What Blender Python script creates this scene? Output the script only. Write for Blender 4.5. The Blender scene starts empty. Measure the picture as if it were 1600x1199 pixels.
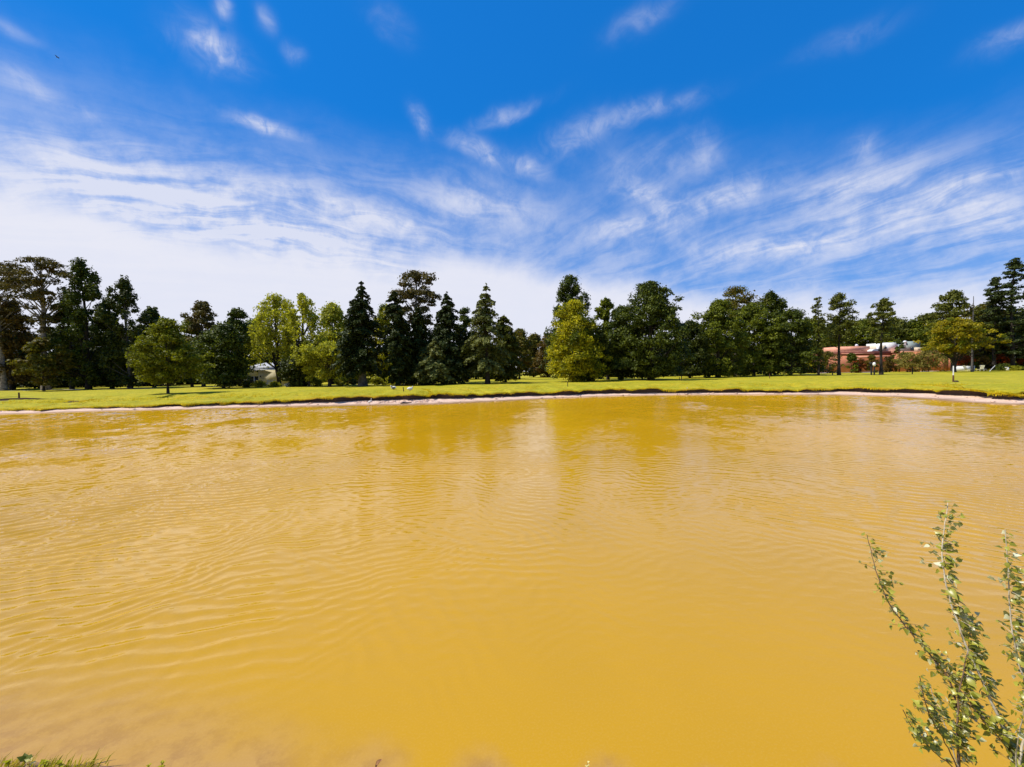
import bpy, math, random
import numpy as np
from mathutils import Matrix, Vector

C = bpy.data.scenes[0].collection if bpy.data.scenes else bpy.context.scene.collection
C = bpy.context.scene.collection
SC = bpy.context.scene
R = math.radians

# ------------------------------------------------------------------ camera
H = 2.6                      # eye height above the water
FPX = 660.0                  # focal length in photo pixels
PITCH = R(1.6)
ROLL = R(-1.0)
cam = bpy.data.cameras.new('camera')
camo = bpy.data.objects.new('camera', cam)
C.objects.link(camo)
CM = Matrix.Translation((0, 0, H)) @ Matrix.Rotation(R(90) - PITCH, 4, 'X') @ Matrix.Rotation(ROLL, 4, 'Z')
camo.matrix_world = CM
cam.sensor_width = 36
cam.lens = FPX / 1600 * 36
cam.clip_start = 0.05
cam.clip_end = 8000
SC.camera = camo
M3 = CM.to_3x3()

def ray(px, py):
    return (M3 @ Vector(((px - 800) / FPX, -(py - 599.5) / FPX, -1))).normalized()

def at(px, py, Y):
    """the point at distance Y ahead that stands at a photo position"""
    d = ray(px, py)
    return Vector((0, 0, H)) + d * (Y / d.y)

def hit(px, py, z=0.0):
    d = ray(px, py)
    return Vector((0, 0, H)) + d * ((z - H) / d.z)

# ------------------------------------------------------------------ sun, sky, exposure
SUN_EL = R(57)
SUN_AZ = R(-94)              # left of straight ahead
SKY_K = 0.10
sun = bpy.data.lights.new('sun', 'SUN')
sun.energy = 4.6
sun.angle = R(0.53)
sun.color = (1.0, 0.95, 0.86)
suno = bpy.data.objects.new('sun', sun)
sd = Vector((math.sin(SUN_AZ) * math.cos(SUN_EL), math.cos(SUN_AZ) * math.cos(SUN_EL), math.sin(SUN_EL)))
suno.rotation_euler = sd.to_track_quat('Z', 'Y').to_euler()
C.objects.link(suno)

SC.view_settings.view_transform = 'Standard'
SC.view_settings.look = 'None'
SC.view_settings.exposure = 0.32
SC.view_settings.gamma = 1
SC.view_settings.use_curve_mapping = False

W = bpy.data.worlds.new('World')
SC.world = W
W.use_nodes = True
wn, wl = W.node_tree.nodes, W.node_tree.links
wn.clear()

class NG:
    """small helper for writing node maths"""
    def __init__(s, tree):
        s.t = tree; s.n = tree.nodes; s.l = tree.links
    def put(s, sock, v):
        if isinstance(v, (int, float)): sock.default_value = v
        elif isinstance(v, (tuple, list, Vector)):
            v = tuple(v)
            if len(v) == 3 and len(sock.default_value) == 4: v = v + (1,)
            sock.default_value = v
        else: s.l.new(v, sock)
    def m(s, op, a, b=0.0, c=0.0, clamp=False):
        x = s.n.new('ShaderNodeMath'); x.operation = op; x.use_clamp = clamp
        s.put(x.inputs[0], a); s.put(x.inputs[1], b); s.put(x.inputs[2], c)
        return x.outputs[0]
    def v(s, op, a, b=(0, 0, 0), scale=None):
        x = s.n.new('ShaderNodeVectorMath'); x.operation = op
        s.put(x.inputs[0], a)
        if len(x.inputs) > 1 and op != 'SCALE': s.put(x.inputs[1], b)
        if scale is not None: s.put(x.inputs['Scale'], scale)
        return x.outputs['Value'] if op in ('DOT_PRODUCT', 'LENGTH', 'DISTANCE') else x.outputs[0]
    def noise(s, vec, scale, detail=2, rough=0.5, dist=0.0, color=False):
        x = s.n.new('ShaderNodeTexNoise')
        s.put(x.inputs['Vector'], vec); x.inputs['Scale'].default_value = scale
        x.inputs['Detail'].default_value = detail; x.inputs['Roughness'].default_value = rough
        x.inputs['Distortion'].default_value = dist
        return x.outputs['Color'] if color else x.outputs['Fac']
    def ramp(s, fac, a, b, lo=0.0, hi=1.0, smooth=True):
        x = s.n.new('ShaderNodeMapRange'); x.interpolation_type = 'SMOOTHSTEP' if smooth else 'LINEAR'
        s.put(x.inputs[0], fac)
        for i, q in enumerate((a, b, lo, hi)): x.inputs[1 + i].default_value = q
        return x.outputs[0]
    def mix(s, f, a, b):
        x = s.n.new('ShaderNodeMix'); x.data_type = 'RGBA'
        s.put(x.inputs[0], f); s.put(x.inputs[6], a); s.put(x.inputs[7], b)
        return x.outputs[2]

g = NG(W.node_tree)
tc = wn.new('ShaderNodeTexCoord').outputs['Generated']
sky = wn.new('ShaderNodeTexSky')
sky.sky_type = 'NISHITA'; sky.sun_disc = False
sky.sun_elevation = SUN_EL; sky.sun_rotation = SUN_AZ % (2 * math.pi)
sky.air_density = 1.0; sky.dust_density = 0.3; sky.ozone_density = 3.0; sky.altitude = 100
hs = wn.new('ShaderNodeHueSaturation')
wl.new(sky.outputs[0], hs.inputs['Color'])
hs.inputs['Saturation'].default_value = 1.15; hs.inputs['Value'].default_value = 1.0
skycol = hs.outputs[0]
gm = wn.new('ShaderNodeGamma'); gm.inputs[1].default_value = 0.38; wl.new(skycol, gm.inputs[0]); skycol = gm.outputs[0]
skycol = g.v('MULTIPLY', skycol, (0.085, 1.28, 3.30))

# clouds: thin cirrus laid on the directions in which it hangs
warp = g.v('SUBTRACT', g.noise(tc, 5.0, 3, 0.6, color=True), (0.5, 0.5, 0.5))
wd = g.v('ADD', tc, g.v('SCALE', warp, scale=0.065))
blobs = [
 ((-60, 225), (380, 300), 40, .42), ((0, 300), (700, 375), 55, .34), ((350, 280), (705, 372), 13, .42),
 ((640, 292), (860, 335), 26, .50), ((362, 176), (470, 217), 8, .95), ((272, 50), (380, 88), 17, .85),
 ((335, 0), (362, 26), 10, .55), ((408, 6), (432, 48), 9, .35), ((-20, 112), (90, 145), 17, .36),
 ((112, 158), (158, 177), 8, .38), ((650, 165), (662, 212), 10, .42), ((703, 220), (800, 260), 10, .62),
 ((740, 204), (842, 158), 8, .50), ((860, 235), (968, 195), 18, .42), ((950, 195), (1090, 148), 11, .46),
 ((950, 262), (1115, 248), 24, .34), ((968, 288), (1060, 335), 16, .70), ((1050, 335), (1215, 280), 17, .66),
 ((1080, 205), (1122, 262), 20, .30), ((920, 368), (1060, 358), 15, .55), ((1230, 305), (1500, 248), 24, .60),
 ((1250, 350), (1640, 300), 28, .52), ((1430, 305), (1640, 262), 9, .45), ((1325, 222), (1375, 234), 12, .45),
 ((1525, 90), (1640, 30), 15, .42), ((950, 60), (1045, 8), 12, .26), ((1080, 392), (1420, 372), 20, .55),
 ((180, 330), (600, 410), 45, .42), ((800, 245), (865, 275), 10, .55), ((1450, 350), (1640, 350), 40, .36),
 ((-40, 335), (300, 395), 50, .50), ((-40, 20), (60, 60), 9, .30), ((510, 405), (640, 425), 12, .5),
 ((570, 10), (640, 60), 14, .16), ((1250, 90), (1400, 40), 12, .14), ((450, 68), (475, 95), 9, .30)]
D = None; D2 = None
for (p1, p2, hw, amp) in blobs:
    a, b = ray(*p1), ray(*p2)
    c = (a + b).normalized(); t = (b - a); L = t.length / 2; t.normalize()
    nrm = c.cross(t).normalized()
    k = (c.y)                                  # angular size of a pixel shrinks away from the axis
    t = (t - c * c.dot(t)).normalized()
    off_t = c.dot(t)
    wdt = hw * 1.08 / FPX * k
    e1 = g.v('DOT_PRODUCT', wd, t / (L * 0.85)); e2 = g.v('DOT_PRODUCT', wd, nrm / wdt)
    q = g.m('MULTIPLY_ADD', e1, e1, g.m('MULTIPLY', e2, e2))
    w_ = g.m('POWER', 0.42, q)
    if hw > 23: D = g.m('MULTIPLY', w_, amp) if D is None else g.m('MULTIPLY_ADD', w_, amp, D)
    else: D2 = g.m('MULTIPLY', w_, amp) if D2 is None else g.m('MULTIPLY_ADD', w_, amp, D2)
sep = wn.new('ShaderNodeSeparateXYZ'); wl.new(tc, sep.inputs[0])
zc = g.m('MAXIMUM', sep.outputs[2], 0.0)
den = g.m('ADD', zc, 0.16)
plane = wn.new('ShaderNodeCombineXYZ')
wl.new(g.m('DIVIDE', sep.outputs[0], den), plane.inputs[0]); wl.new(g.m('DIVIDE', sep.outputs[1], den), plane.inputs[1])
pv = plane.outputs[0]
pw = g.v('ADD', pv, g.v('SCALE', g.v('SUBTRACT', g.noise(pv, 1.1, 3, 0.6, color=True), (.5, .5, .5)), scale=0.60))
def fibre(ax, ay, st_, sc, det, r):
    """noise drawn out along one direction of the cloud sheet"""
    cb = wn.new('ShaderNodeCombineXYZ')
    wl.new(g.v('DOT_PRODUCT', pw, (ax, ay, 0)), cb.inputs[0]); wl.new(g.m('MULTIPLY', g.v('DOT_PRODUCT', pw, (-ay, ax, 0)), st_), cb.inputs[1])
    return g.noise(cb.outputs[0], sc, det, r, 0.2)
fA = fibre(.90, .44, 3.5, 2.0, 8, 0.62)         # streaks seen on the left
fB = fibre(-.45, .89, 3.0, 2.2, 8, 0.62)        # streaks seen on the right
side = g.ramp(sep.outputs[0], -0.25, 0.25)
F = g.m('ADD', g.m('MULTIPLY', fA, g.m('SUBTRACT', 1.0, side)), g.m('MULTIPLY', fB, side))
puff = g.noise(wd, 17.0, 6, 0.65)
F = g.m('ADD', g.m('MULTIPLY', F, 0.62), g.m('MULTIPLY', puff, 0.38))
FF = g.ramp(F, 0.36, 0.66)
FF2 = g.ramp(g.m('ADD', g.m('MULTIPLY', F, 0.5), g.m('MULTIPLY', g.noise(wd, 22.0, 6, 0.6, 0.9), 0.5)), 0.38, 0.66)
tan_el = g.m('DIVIDE', zc, g.m('SQRT', g.m('SUBTRACT', 1.001, g.m('MULTIPLY', zc, zc))))
edge = g.m('ADD', tan_el, g.m('MULTIPLY', g.m('SUBTRACT', g.noise(wd, 3.2, 6, 0.6), 0.5), 0.17))
edge = g.m('ADD', edge, g.m('MULTIPLY', sep.outputs[0], 0.055))
edge = g.m('ADD', edge, g.m('MULTIPLY', g.m('MAXIMUM', sep.outputs[0], 0.0), 0.12))
band = g.ramp(edge, 0.275, 0.205)
veil = g.ramp(edge, 0.58, 0.20, 0.0, 0.38)
cl = g.m('MULTIPLY', D, g.m('MULTIPLY_ADD', FF, 0.95, 0.22))
cl = g.m('ADD', cl, g.m('MULTIPLY', D2, g.m('MULTIPLY_ADD', FF2, 0.85, 0.16)))
cl = g.m('ADD', cl, g.m('MULTIPLY', veil, g.m('MULTIPLY_ADD', FF, 0.9, 0.5)))
cl = g.m('MINIMUM', cl, 0.86)
tot = g.m('SUBTRACT', 1.0, g.m('MULTIPLY', g.m('SUBTRACT', 1.0, cl), g.m('SUBTRACT', 1.0, g.m('MULTIPLY', band, 0.93))))
cloudcol = (6.5, 6.6, 7.4, 1)
skyout = g.mix(tot, skycol, cloudcol)
bg = wn.new('ShaderNodeBackground'); wl.new(skyout, bg.inputs[0]); bg.inputs[1].default_value = SKY_K
wo = wn.new('ShaderNodeOutputWorld'); wl.new(bg.outputs[0], wo.inputs[0])
W.cycles.sampling_method = 'MANUAL'; W.cycles.sample_map_resolution = 512

# ------------------------------------------------------------------ helpers
def tag(o, label=None, cat=None, group=None, kind=None):
    if label: o['label'] = label
    if cat: o['category'] = cat
    if group: o['group'] = group
    if kind: o['kind'] = kind
    return o

def empty(name, loc, rz=0.0, **k):
    o = bpy.data.objects.new(name, None); C.objects.link(o)
    o.location = loc; o.rotation_euler = (0, 0, rz); o.empty_display_size = 0.2
    return tag(o, **k)

class MB:
    """collects shapes and links them as one mesh object"""
    def __init__(s): s.v = []; s.f = []; s.n = 0
    def add(s, verts, faces):
        verts = np.asarray(verts, dtype=np.float64).reshape(-1, 3)
        faces = np.asarray(faces, dtype=np.int64)
        s.v.append(verts); s.f.append(faces + s.n); s.n += len(verts); return s
    def box(s, c, size, rz=0.0, taper=1.0):
        x, y, z = [q / 2 for q in size]
        v = np.array([(-x, -y, -z), (x, -y, -z), (x, y, -z), (-x, y, -z), (-x * taper, -y * taper, z), (x * taper, -y * taper, z), (x * taper, y * taper, z), (-x * taper, y * taper, z)])
        ca, sa = math.cos(rz), math.sin(rz)
        v = v @ np.array([[ca, sa, 0], [-sa, ca, 0], [0, 0, 1]]) + np.array(c)
        return s.add(v, [(0, 3, 2, 1), (4, 5, 6, 7), (0, 1, 5, 4), (1, 2, 6, 5), (2, 3, 7, 6), (3, 0, 4, 7)])
    def tube(s, pts, rad, sides=6, cap=True):
        pts = np.asarray(pts, float); n = len(pts); rad = np.broadcast_to(np.asarray(rad, float), (n,))
        tg = np.gradient(pts, axis=0); tg /= np.linalg.norm(tg, axis=1)[:, None] + 1e-9
        ref = np.tile(np.array([0., 0., 1.]), (n, 1)); ref[np.abs(tg[:, 2]) > 0.9] = (1., 0., 0.)
        if np.any(np.abs(tg[:, 2]) > 0.9) and np.any(np.abs(tg[:, 2]) <= 0.9): ref[:] = (0.31, 0.95, 0.05)
        u = np.cross(tg, ref); u /= np.linalg.norm(u, axis=1)[:, None] + 1e-9
        w = np.cross(tg, u)
        a = np.linspace(0, 2 * math.pi, sides, endpoint=False)
        ring = pts[:, None] + rad[:, None, None] * (np.cos(a)[None, :, None] * u[:, None] + np.sin(a)[None, :, None] * w[:, None])
        i = np.arange(n - 1)[:, None] * sides; j = np.arange(sides)[None]; j2 = (j + 1) % sides
        f = np.stack([i + j, i + j2, i + sides + j2, i + sides + j], -1).reshape(-1, 4)
        s.add(ring.reshape(-1, 3), f)
        if cap:
            s.add(ring[-1], [tuple(range(sides))] if sides == 4 else [(0, k, k + 1, k + 1) for k in range(1, sides - 1)])
        return s
    def ball(s, c, r, seg=10, rings=7, jit=0.0, rng=None):
        c = np.array(c, float); r = np.broadcast_to(np.asarray(r, float), (3,))
        th = np.linspace(0, math.pi, rings + 1)[1:-1]; ph = np.linspace(0, 2 * math.pi, seg, endpoint=False)
        v = np.stack([np.outer(np.sin(th), np.cos(ph)), np.outer(np.sin(th), np.sin(ph)), np.outer(np.cos(th), np.ones(seg))], -1).reshape(-1, 3)
        v = np.vstack([v, (0, 0, 1), (0, 0, -1)])
        if jit: v = v * (1 + jit * rng.standard_normal((len(v), 1)))
        v = v * r + c
        nr = rings - 1; f = []
        for i in range(nr - 1):
            for j in range(seg): f.append((i * seg + j, (i + 1) * seg + j, (i + 1) * seg + (j + 1) % seg, i * seg + (j + 1) % seg))
        T = nr * seg; B = T + 1
        for j in range(seg):
            f.append((T, j, (j + 1) % seg, (j + 1) % seg)); f.append((B, (nr - 1) * seg + (j + 1) % seg, (nr - 1) * seg + j, (nr - 1) * seg + j))
        return s.add(v, f)
    def mesh(s, name, mat, smooth=False):
        V = np.vstack(s.v); F = np.vstack([f if f.shape[1] == 4 else np.hstack([f, f[:, -1:]]) for f in s.f])
        tri = F[:, 2] == F[:, 3]
        tot = np.where(tri, 3, 4); start = np.concatenate([[0], np.cumsum(tot)[:-1]])
        keep = np.ones(F.shape, bool); keep[tri, 3] = False
        me = bpy.data.meshes.new(name)
        me.vertices.add(len(V)); me.vertices.foreach_set('co', V.astype(np.float32).ravel())
        me.loops.add(int(tot.sum())); me.loops.foreach_set('vertex_index', F[keep].astype(np.int32))
        me.polygons.add(len(F)); me.polygons.foreach_set('loop_start', start.astype(np.int32))
        me.polygons.foreach_set('loop_total', tot.astype(np.int32))
        if smooth: me.polygons.foreach_set('use_smooth', np.ones(len(F), bool))
        me.update(calc_edges=True); me.validate()
        if mat: me.materials.append(mat)
        return me
    def build(s, name, mat, parent=None, smooth=False, loc=None, **k):
        o = bpy.data.objects.new(name, s.mesh(name, mat, smooth)); C.objects.link(o)
        if parent: o.parent = parent
        if loc is not None: o.location = loc
        return tag(o, **k)

def material(name):
    m = bpy.data.materials.new(name); m.use_nodes = True
    m.node_tree.nodes.clear(); gg = NG(m.node_tree)
    out = gg.n.new('ShaderNodeOutputMaterial')
    return m, gg, out

def coords(gg): return gg.n.new('ShaderNodeNewGeometry').outputs['Position']

def simple(name, c1, c2=None, scale=3.0, rough=0.8, bump=0.0, bscale=None, spec=0.3):
    m, q, out = material(name)
    p = q.n.new('ShaderNodeBsdfPrincipled'); q.l.new(p.outputs[0], out.inputs[0])
    p.inputs['Roughness'].default_value = rough; p.inputs['Specular IOR Level'].default_value = spec
    pos = coords(q)
    if c2 is None: c2 = tuple(x * 0.75 for x in c1)
    f = q.ramp(q.noise(pos, scale, 5, 0.6), 0.35, 0.65)
    q.l.new(q.mix(f, c1, c2), p.inputs['Base Color'])
    if bump:
        b = q.n.new('ShaderNodeBump'); b.inputs['Distance'].default_value = bump
        q.l.new(q.noise(pos, bscale or scale * 4, 4, 0.6), b.inputs['Height']); q.l.new(b.outputs[0], p.inputs['Normal'])
    return m

def leafmat(name, c1, c2, c3=None, trans=0.32, rough=0.5, patch=0.5, spec=0.12):
    """c1 darker leaves, c2 lighter leaves, c3 a third tint in patches"""
    wm = lambda c: tuple(a_ * b_ for a_, b_ in zip(c, (1.30, 1.16, .60)))
    c1, c2 = wm(c1), wm(c2); c3 = wm(c3) if c3 else None
    m, q, out = material(name)
    geo = q.n.new('ShaderNodeNewGeometry')
    pos = geo.outputs['Position']; isl = geo.outputs['Random Per Island']
    col = q.mix(isl, c1, c2)
    if c3: col = q.mix(q.ramp(q.noise(pos, patch, 3, 0.6), 0.48, 0.62), col, c3)
    p = q.n.new('ShaderNodeBsdfPrincipled'); q.l.new(col, p.inputs['Base Color'])
    p.inputs['Roughness'].default_value = rough; p.inputs['Specular IOR Level'].default_value = spec
    tr = q.n.new('ShaderNodeBsdfTranslucent'); q.l.new(q.v('MULTIPLY', col, (1.5, 1.5, 0.8)), tr.inputs[0])
    mx = q.n.new('ShaderNodeMixShader'); mx.inputs[0].default_value = trans
    q.l.new(p.outputs[0], mx.inputs[1]); q.l.new(tr.outputs[0], mx.inputs[2]); q.l.new(mx.outputs[0], out.inputs[0])
    return m

def barkmat(name, c1, c2):
    return simple(name, c1, c2, 2.5, 0.9, 0.03, 12)

BARK = barkmat('bark_dark', (.045, .035, .026), (.02, .016, .012))
BARKP = barkmat('bark_pale', (.30, .25, .20), (.12, .10, .08))
BARKG = barkmat('bark_grey', (.13, .115, .10), (.05, .045, .04))
L_DARK = leafmat('leaf_dark', (.014, .026, .005), (.100, .130, .022), (.028, .045, .010), 0.22)
L_DEEP = leafmat('leaf_deep', (.010, .018, .005), (.065, .084, .018), None, 0.18)
L_MID = leafmat('leaf_mid', (.028, .048, .006), (.175, .210, .028), (.055, .075, .012), 0.3)
L_BRIGHT = leafmat('leaf_bright', (.11, .14, .02), (.38, .40, .08), (.24, .26, .04), 0.5)
L_YEL = leafmat('leaf_yellow_green', (.10, .125, .008), (.46, .44, .03), (.06, .085, .012), 0.45, patch=0.35)
L_OLIVE = leafmat('leaf_olive', (.045, .05, .010), (.12, .12, .02), (.10, .075, .02), 0.3)
L_EUC = leafmat('leaf_eucalypt', (.040, .042, .016), (.115, .10, .045), (.08, .062, .03), 0.25)
L_RUST = leafmat('leaf_rust', (.050, .040, .014), (.15, .10, .035), (.05, .045, .015), 0.3)
L_CON = leafmat('leaf_conifer', (.009, .018, .008), (.050, .070, .028), None, 0.12, 0.5)
L_CEDAR = leafmat('leaf_blue_cedar', (.05, .07, .035), (.18, .20, .10), (.07, .09, .035), 0.2)
L_PINE = leafmat('leaf_pine', (.028, .042, .012), (.13, .145, .035), None, 0.22)
L_GOLD = leafmat('leaf_gold', (.10, .10, .010), (.36, .31, .02), (.09, .12, .012), 0.35, patch=0.5)
L_FRESH = leafmat('leaf_fresh_green', (.05, .075, .006), (.20, .22, .018), (.09, .11, .01), 0.38)
L_RED = leafmat('leaf_red', (.14, .025, .010), (.34, .07, .02), (.10, .05, .02), 0.3)
L_GREY = leafmat('leaf_pale_shrub', (.12, .11, .045), (.27, .24, .10), (.07, .08, .025), 0.3)

# ------------------------------------------------------------------ shoreline and ground
far_px = [(0, 648), (65, 646), (120, 644), (200, 642), (300, 640), (400, 637), (500, 635), (600, 633.5), (680, 632), (740, 629),
          (800, 626), (850, 623.5), (900, 621.5), (950, 619.5), (1040, 617.8), (1140, 617.2), (1240, 617.3), (1340, 618.5), (1400, 620.6),
          (1450, 624), (1500, 628), (1600, 633)]
far = [tuple(hit(x, y)[:2]) for x, y in far_px]
rest = [(38, 24.5), (44, 19), (47, 12), (44, 6.5), (36, 4.2), (26, 3.3), (16, 2.75), (9, 2.55), (5, 2.5), (2.5, 2.52), (0.8, 2.6), (-0.7, 2.66),
        (-2, 2.72), (-3.2, 2.80), (-5, 2.95), (-9, 3.2), (-16, 3.6), (-28, 4.5), (-42, 6.5), (-54, 11), (-58, 18), (-56, 25), (-50, 31)]
ctrl = np.array(far + rest)
def catmull(P, step):
    out = []; n = len(P)
    for i in range(n):
        p0, p1, p2, p3 = P[i - 1], P[i], P[(i + 1) % n], P[(i + 2) % n]
        k = max(2, int(np.linalg.norm(p2 - p1) / step))
        t = np.linspace(0, 1, k, endpoint=False)[:, None]
        out.append(0.5 * ((2 * p1) + (-p0 + p2) * t + (2 * p0 - 5 * p1 + 4 * p2 - p3) * t ** 2 + (-p0 + 3 * p1 - 3 * p2 + p3) * t ** 3))
    return np.vstack(out)
SH = catmull(ctrl, 0.22)
NS = len(SH)
rs = np.random.default_rng(5)
def smoothnoise(n, k, rng):
    a = rng.standard_normal(n); ker = np.hanning(k + 2)[1:-1]; ker /= np.linalg.norm(ker)
    return np.real(np.fft.ifft(np.fft.fft(a) * np.fft.fft(np.concatenate([ker, np.zeros(n - len(ker))]))))
nn = np.roll(SH, -4, 0) - np.roll(SH, 4, 0)
nrm = np.stack([-nn[:, 1], nn[:, 0]], 1)
nrm /= np.linalg.norm(nrm, axis=1)[:, None] + 1e-9
cen = np.array([0., 20.])
rad = SH - cen; rad /= np.linalg.norm(rad, axis=1)[:, None]
if np.mean(np.sum(nrm * rad, 1)) < 0: nrm = -nrm
for _ in range(25): nrm = (np.roll(nrm, 1, 0) + nrm * 2 + np.roll(nrm, -1, 0)) / 4
nrm /= np.linalg.norm(nrm, axis=1)[:, None]
isfar = SH[:, 1] > 14 
near_w = np.clip((12 - SH[:, 1]) / 6, 0, 1)            # 1 on the bank where the camera stands
# beach width by photo position
bx = [-60, -41, -30, -20, -11, -4, 0, 4, 10, 15, 25, 29, 33, 40]
bw = [1.7, 1.5, 1.1, 1.6, 3.0, 2.8, 2.2, 1.5, 1.0, .55, .6, 2.2, 2.4, 1.0]
BW = np.interp(SH[:, 0], bx, bw) * 1.22 * (1 + 0.15 * smoothnoise(NS, 15, rs)) * (1 - near_w) + 0.35 * near_w
BH = np.interp(SH[:, 0], [-42, -33, -27, -20, -14, 0, 20, 26, 30], [.10, .12, .22, .32, .42, .46, .34, .34, .40]) * (1 + 0.12 * smoothnoise(NS, 15, rs)) * (1 - near_w) + 0.02 * near_w
BH = np.clip(BH * (1 + .10 * smoothnoise(NS, 4, rs)), 0.02, .6)
jag = np.interp(SH[:, 0], [-5, 6], [1, .45]) * 0.13 * smoothnoise(NS, 5, rs) + np.interp(SH[:, 0], [-5, 6], [1, .45]) * 0.20 * smoothnoise(NS, 22, rs)

def undul(x, y):
    return 0.05 * np.sin(x * .21 + 1) * np.sin(y * .17) + 0.03 * np.sin(x * .53 + y * .31) + 0.015 * np.sin(x * 1.3 - y * 1.1)
LAWN = 0.95
def dist_shore(x, y):
    return float(np.sqrt(((SH - np.array([x, y])) ** 2).sum(1).min()))
def ground(x, y):
    i = int(((SH - np.array([x, y])) ** 2).sum(1).argmin())
    d = float(np.linalg.norm(SH[i] - np.array([x, y])))
    if near_w[i] > .5: return float(np.interp(d, [0, .35, 1.2, 2.4, 5], [0, .10, .45, .85, .95]))
    b = BW[i] + .15
    zt = 0.13 + BH[i]
    if d < b: return 0.13 * d / b
    return float(np.interp(d - b, [0, .8, 3, 7, 10], [zt, zt + .06, zt + .2, LAWN - .03, LAWN]) + (undul(x, y) if d > b + 4 else 0))

def ring_obj(name, rows, mat, smooth=True):
    V = np.vstack(rows); nr = len(rows)
    i = np.arange(nr - 1)[:, None] * NS; j = np.arange(NS)[None]; j2 = (j + 1) % NS
    F = np.stack([i + j, i + j2, i + NS + j2, i + NS + j], -1).reshape(-1, 4)
    m = MB(); m.add(V, F[:, ::-1]); return m.build(name, mat, smooth=smooth, kind='structure')

btS = BW + .15
for _ in range(40): btS = (np.roll(btS, 1) + btS + np.roll(btS, -1)) / 3
def row(d, z):
    d = np.broadcast_to(np.asarray(d, float), (NS,)); z = np.broadcast_to(np.asarray(z, float), (NS,))
    f = np.clip((d - 3) / 27, 0, 1)[:, None]; f = f * f * (3 - 2 * f)
    dr = nrm * (1 - f) + rad * f
    p = SH + dr * d[:, None]
    return np.column_stack([p, z])

# soil: beach and cut bank
soil, q, out = material('soil')
p = q.n.new('ShaderNodeBsdfPrincipled'); q.l.new(p.outputs[0], out.inputs[0]); p.inputs['Roughness'].default_value = .9
pos = coords(q); spz = q.n.new('ShaderNodeSeparateXYZ'); q.l.new(pos, spz.inputs[0])
n1 = q.noise(pos, 1.2, 6, .65); n2 = q.noise(pos, 9, 5, .6)
sand = q.mix(q.ramp(n1, .35, .7), (.66, .45, .32), (.54, .35, .23))
sand = q.mix(q.ramp(n2, .45, .75), sand, (.74, .54, .41))
wet = q.mix(q.ramp(q.m('ADD', spz.outputs[2], q.m('MULTIPLY', n1, .06)), .035, .10), (.27, .15, .06), sand)
earth = q.mix(q.ramp(n2, .3, .7), (.06, .034, .018), (.025, .014, .008))
lv = q.m('ADD', spz.outputs[2], q.m('MULTIPLY', q.m('SUBTRACT', n2, .5), .12))
q.l.new(q.mix(q.ramp(lv, .15, .21), wet, earth), p.inputs['Base Color'])
b = q.n.new('ShaderNodeBump'); b.inputs['Distance'].default_value = .05; q.l.new(n2, b.inputs['Height']); q.l.new(b.outputs[0], p.inputs['Normal'])

fz = 1 - near_w
jz = 0.025 * smoothnoise(NS, 3, rs)
nearz = lambda d: np.interp(d, [0, .35, 1.2, 2.4, 5], [0, .10, .45, .85, .95])
bt = BW + .15 + jag * fz
rows = [row(-3.0, -.55), row(-.8, -.12), row(0, 0.0),
        row(BW * .5, (.06 + jz * .4) * fz + nearz(.17) * near_w),
        row(BW * .85, (.11 + jz * .6) * fz + nearz(.30) * near_w),
        row(np.maximum(bt + .12, BW), (.15 + jz) * fz + nearz(.5) * near_w),
        row(bt + .22, (.13 + BH * .45) * fz + nearz(.6) * near_w),
        row(bt + .12, (.13 + BH * .78) * fz + nearz(.62) * near_w),
        row(bt - .02, (.13 + BH * .97) * fz + nearz(.55) * near_w)]
ring_obj('shore', rows, soil)

grassm, q, out = material('lawn_grass')
p = q.n.new('ShaderNodeBsdfPrincipled'); q.l.new(p.outputs[0], out.inputs[0]); p.inputs['Roughness'].default_value = .85; p.inputs['Specular IOR Level'].default_value = .15
pos = coords(q)
a = q.noise(pos, .22, 4, .6); bnz = q.noise(pos, 1.3, 7, .78); cnz = q.noise(pos, 7, 4, .7)
col = q.mix(q.ramp(a, .35, .65), (.34, .305, .010), (.47, .375, .018))
col = q.mix(q.ramp(bnz, .44, .68), col, (.19, .19, .007))
col = q.mix(q.ramp(cnz, .50, .75), col, (.52, .46, .04))
col = q.mix(q.ramp(q.noise(pos, .6, 6, .75), .60, .72), col, (.44, .34, .10))
q.l.new(col, p.inputs['Base Color'])
b = q.n.new('ShaderNodeBump'); b.inputs['Distance'].default_value = .10; q.l.new(q.m('ADD', bnz, cnz), b.inputs['Height']); q.l.new(b.outputs[0], p.inputs['Normal'])
b.inputs['Strength'].default_value = .8
zt = 0.13 + BH
rows = [row(bt - .05, (zt - .035) * fz + nearz(.5) * near_w), row(bt - .06, (zt + .03) * fz + nearz(.55) * near_w)]
for e, k in ((.8, .06), (1.8, .12), (3, .2), (5, None), (7, 'c'), (10, 'l'), (14, 'l'), (20, 'l'), (28, 'l'), (40, 'l'), (60, 'l'), (85, 'l'), (120, 'l'), (200, 'l'), (500, 'l'), (1500, 'l'), (4000, 'l')):
    fe = min(e / 2.5, 1.0); r_ = row(bt * (1 - fe) + btS * fe + e, 0)
    if k is None: zz = zt * .5 + .5 * (LAWN - .03) + .08
    elif k == 'c': zz = LAWN - .03
    elif k == 'l': zz = LAWN
    else: zz = zt + k
    zz = zz * fz + nearz(e + .35) * near_w
    u = undul(r_[:, 0], r_[:, 1]) if e >= 5 and e < 150 else 0
    micro = 0.02 * smoothnoise(NS, 4, rs) * fz if e < 10 else 0
    r_[:, 2] = zz + u * fz + micro
    rows.append(r_)
ring_obj('lawn', rows, grassm)

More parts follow.
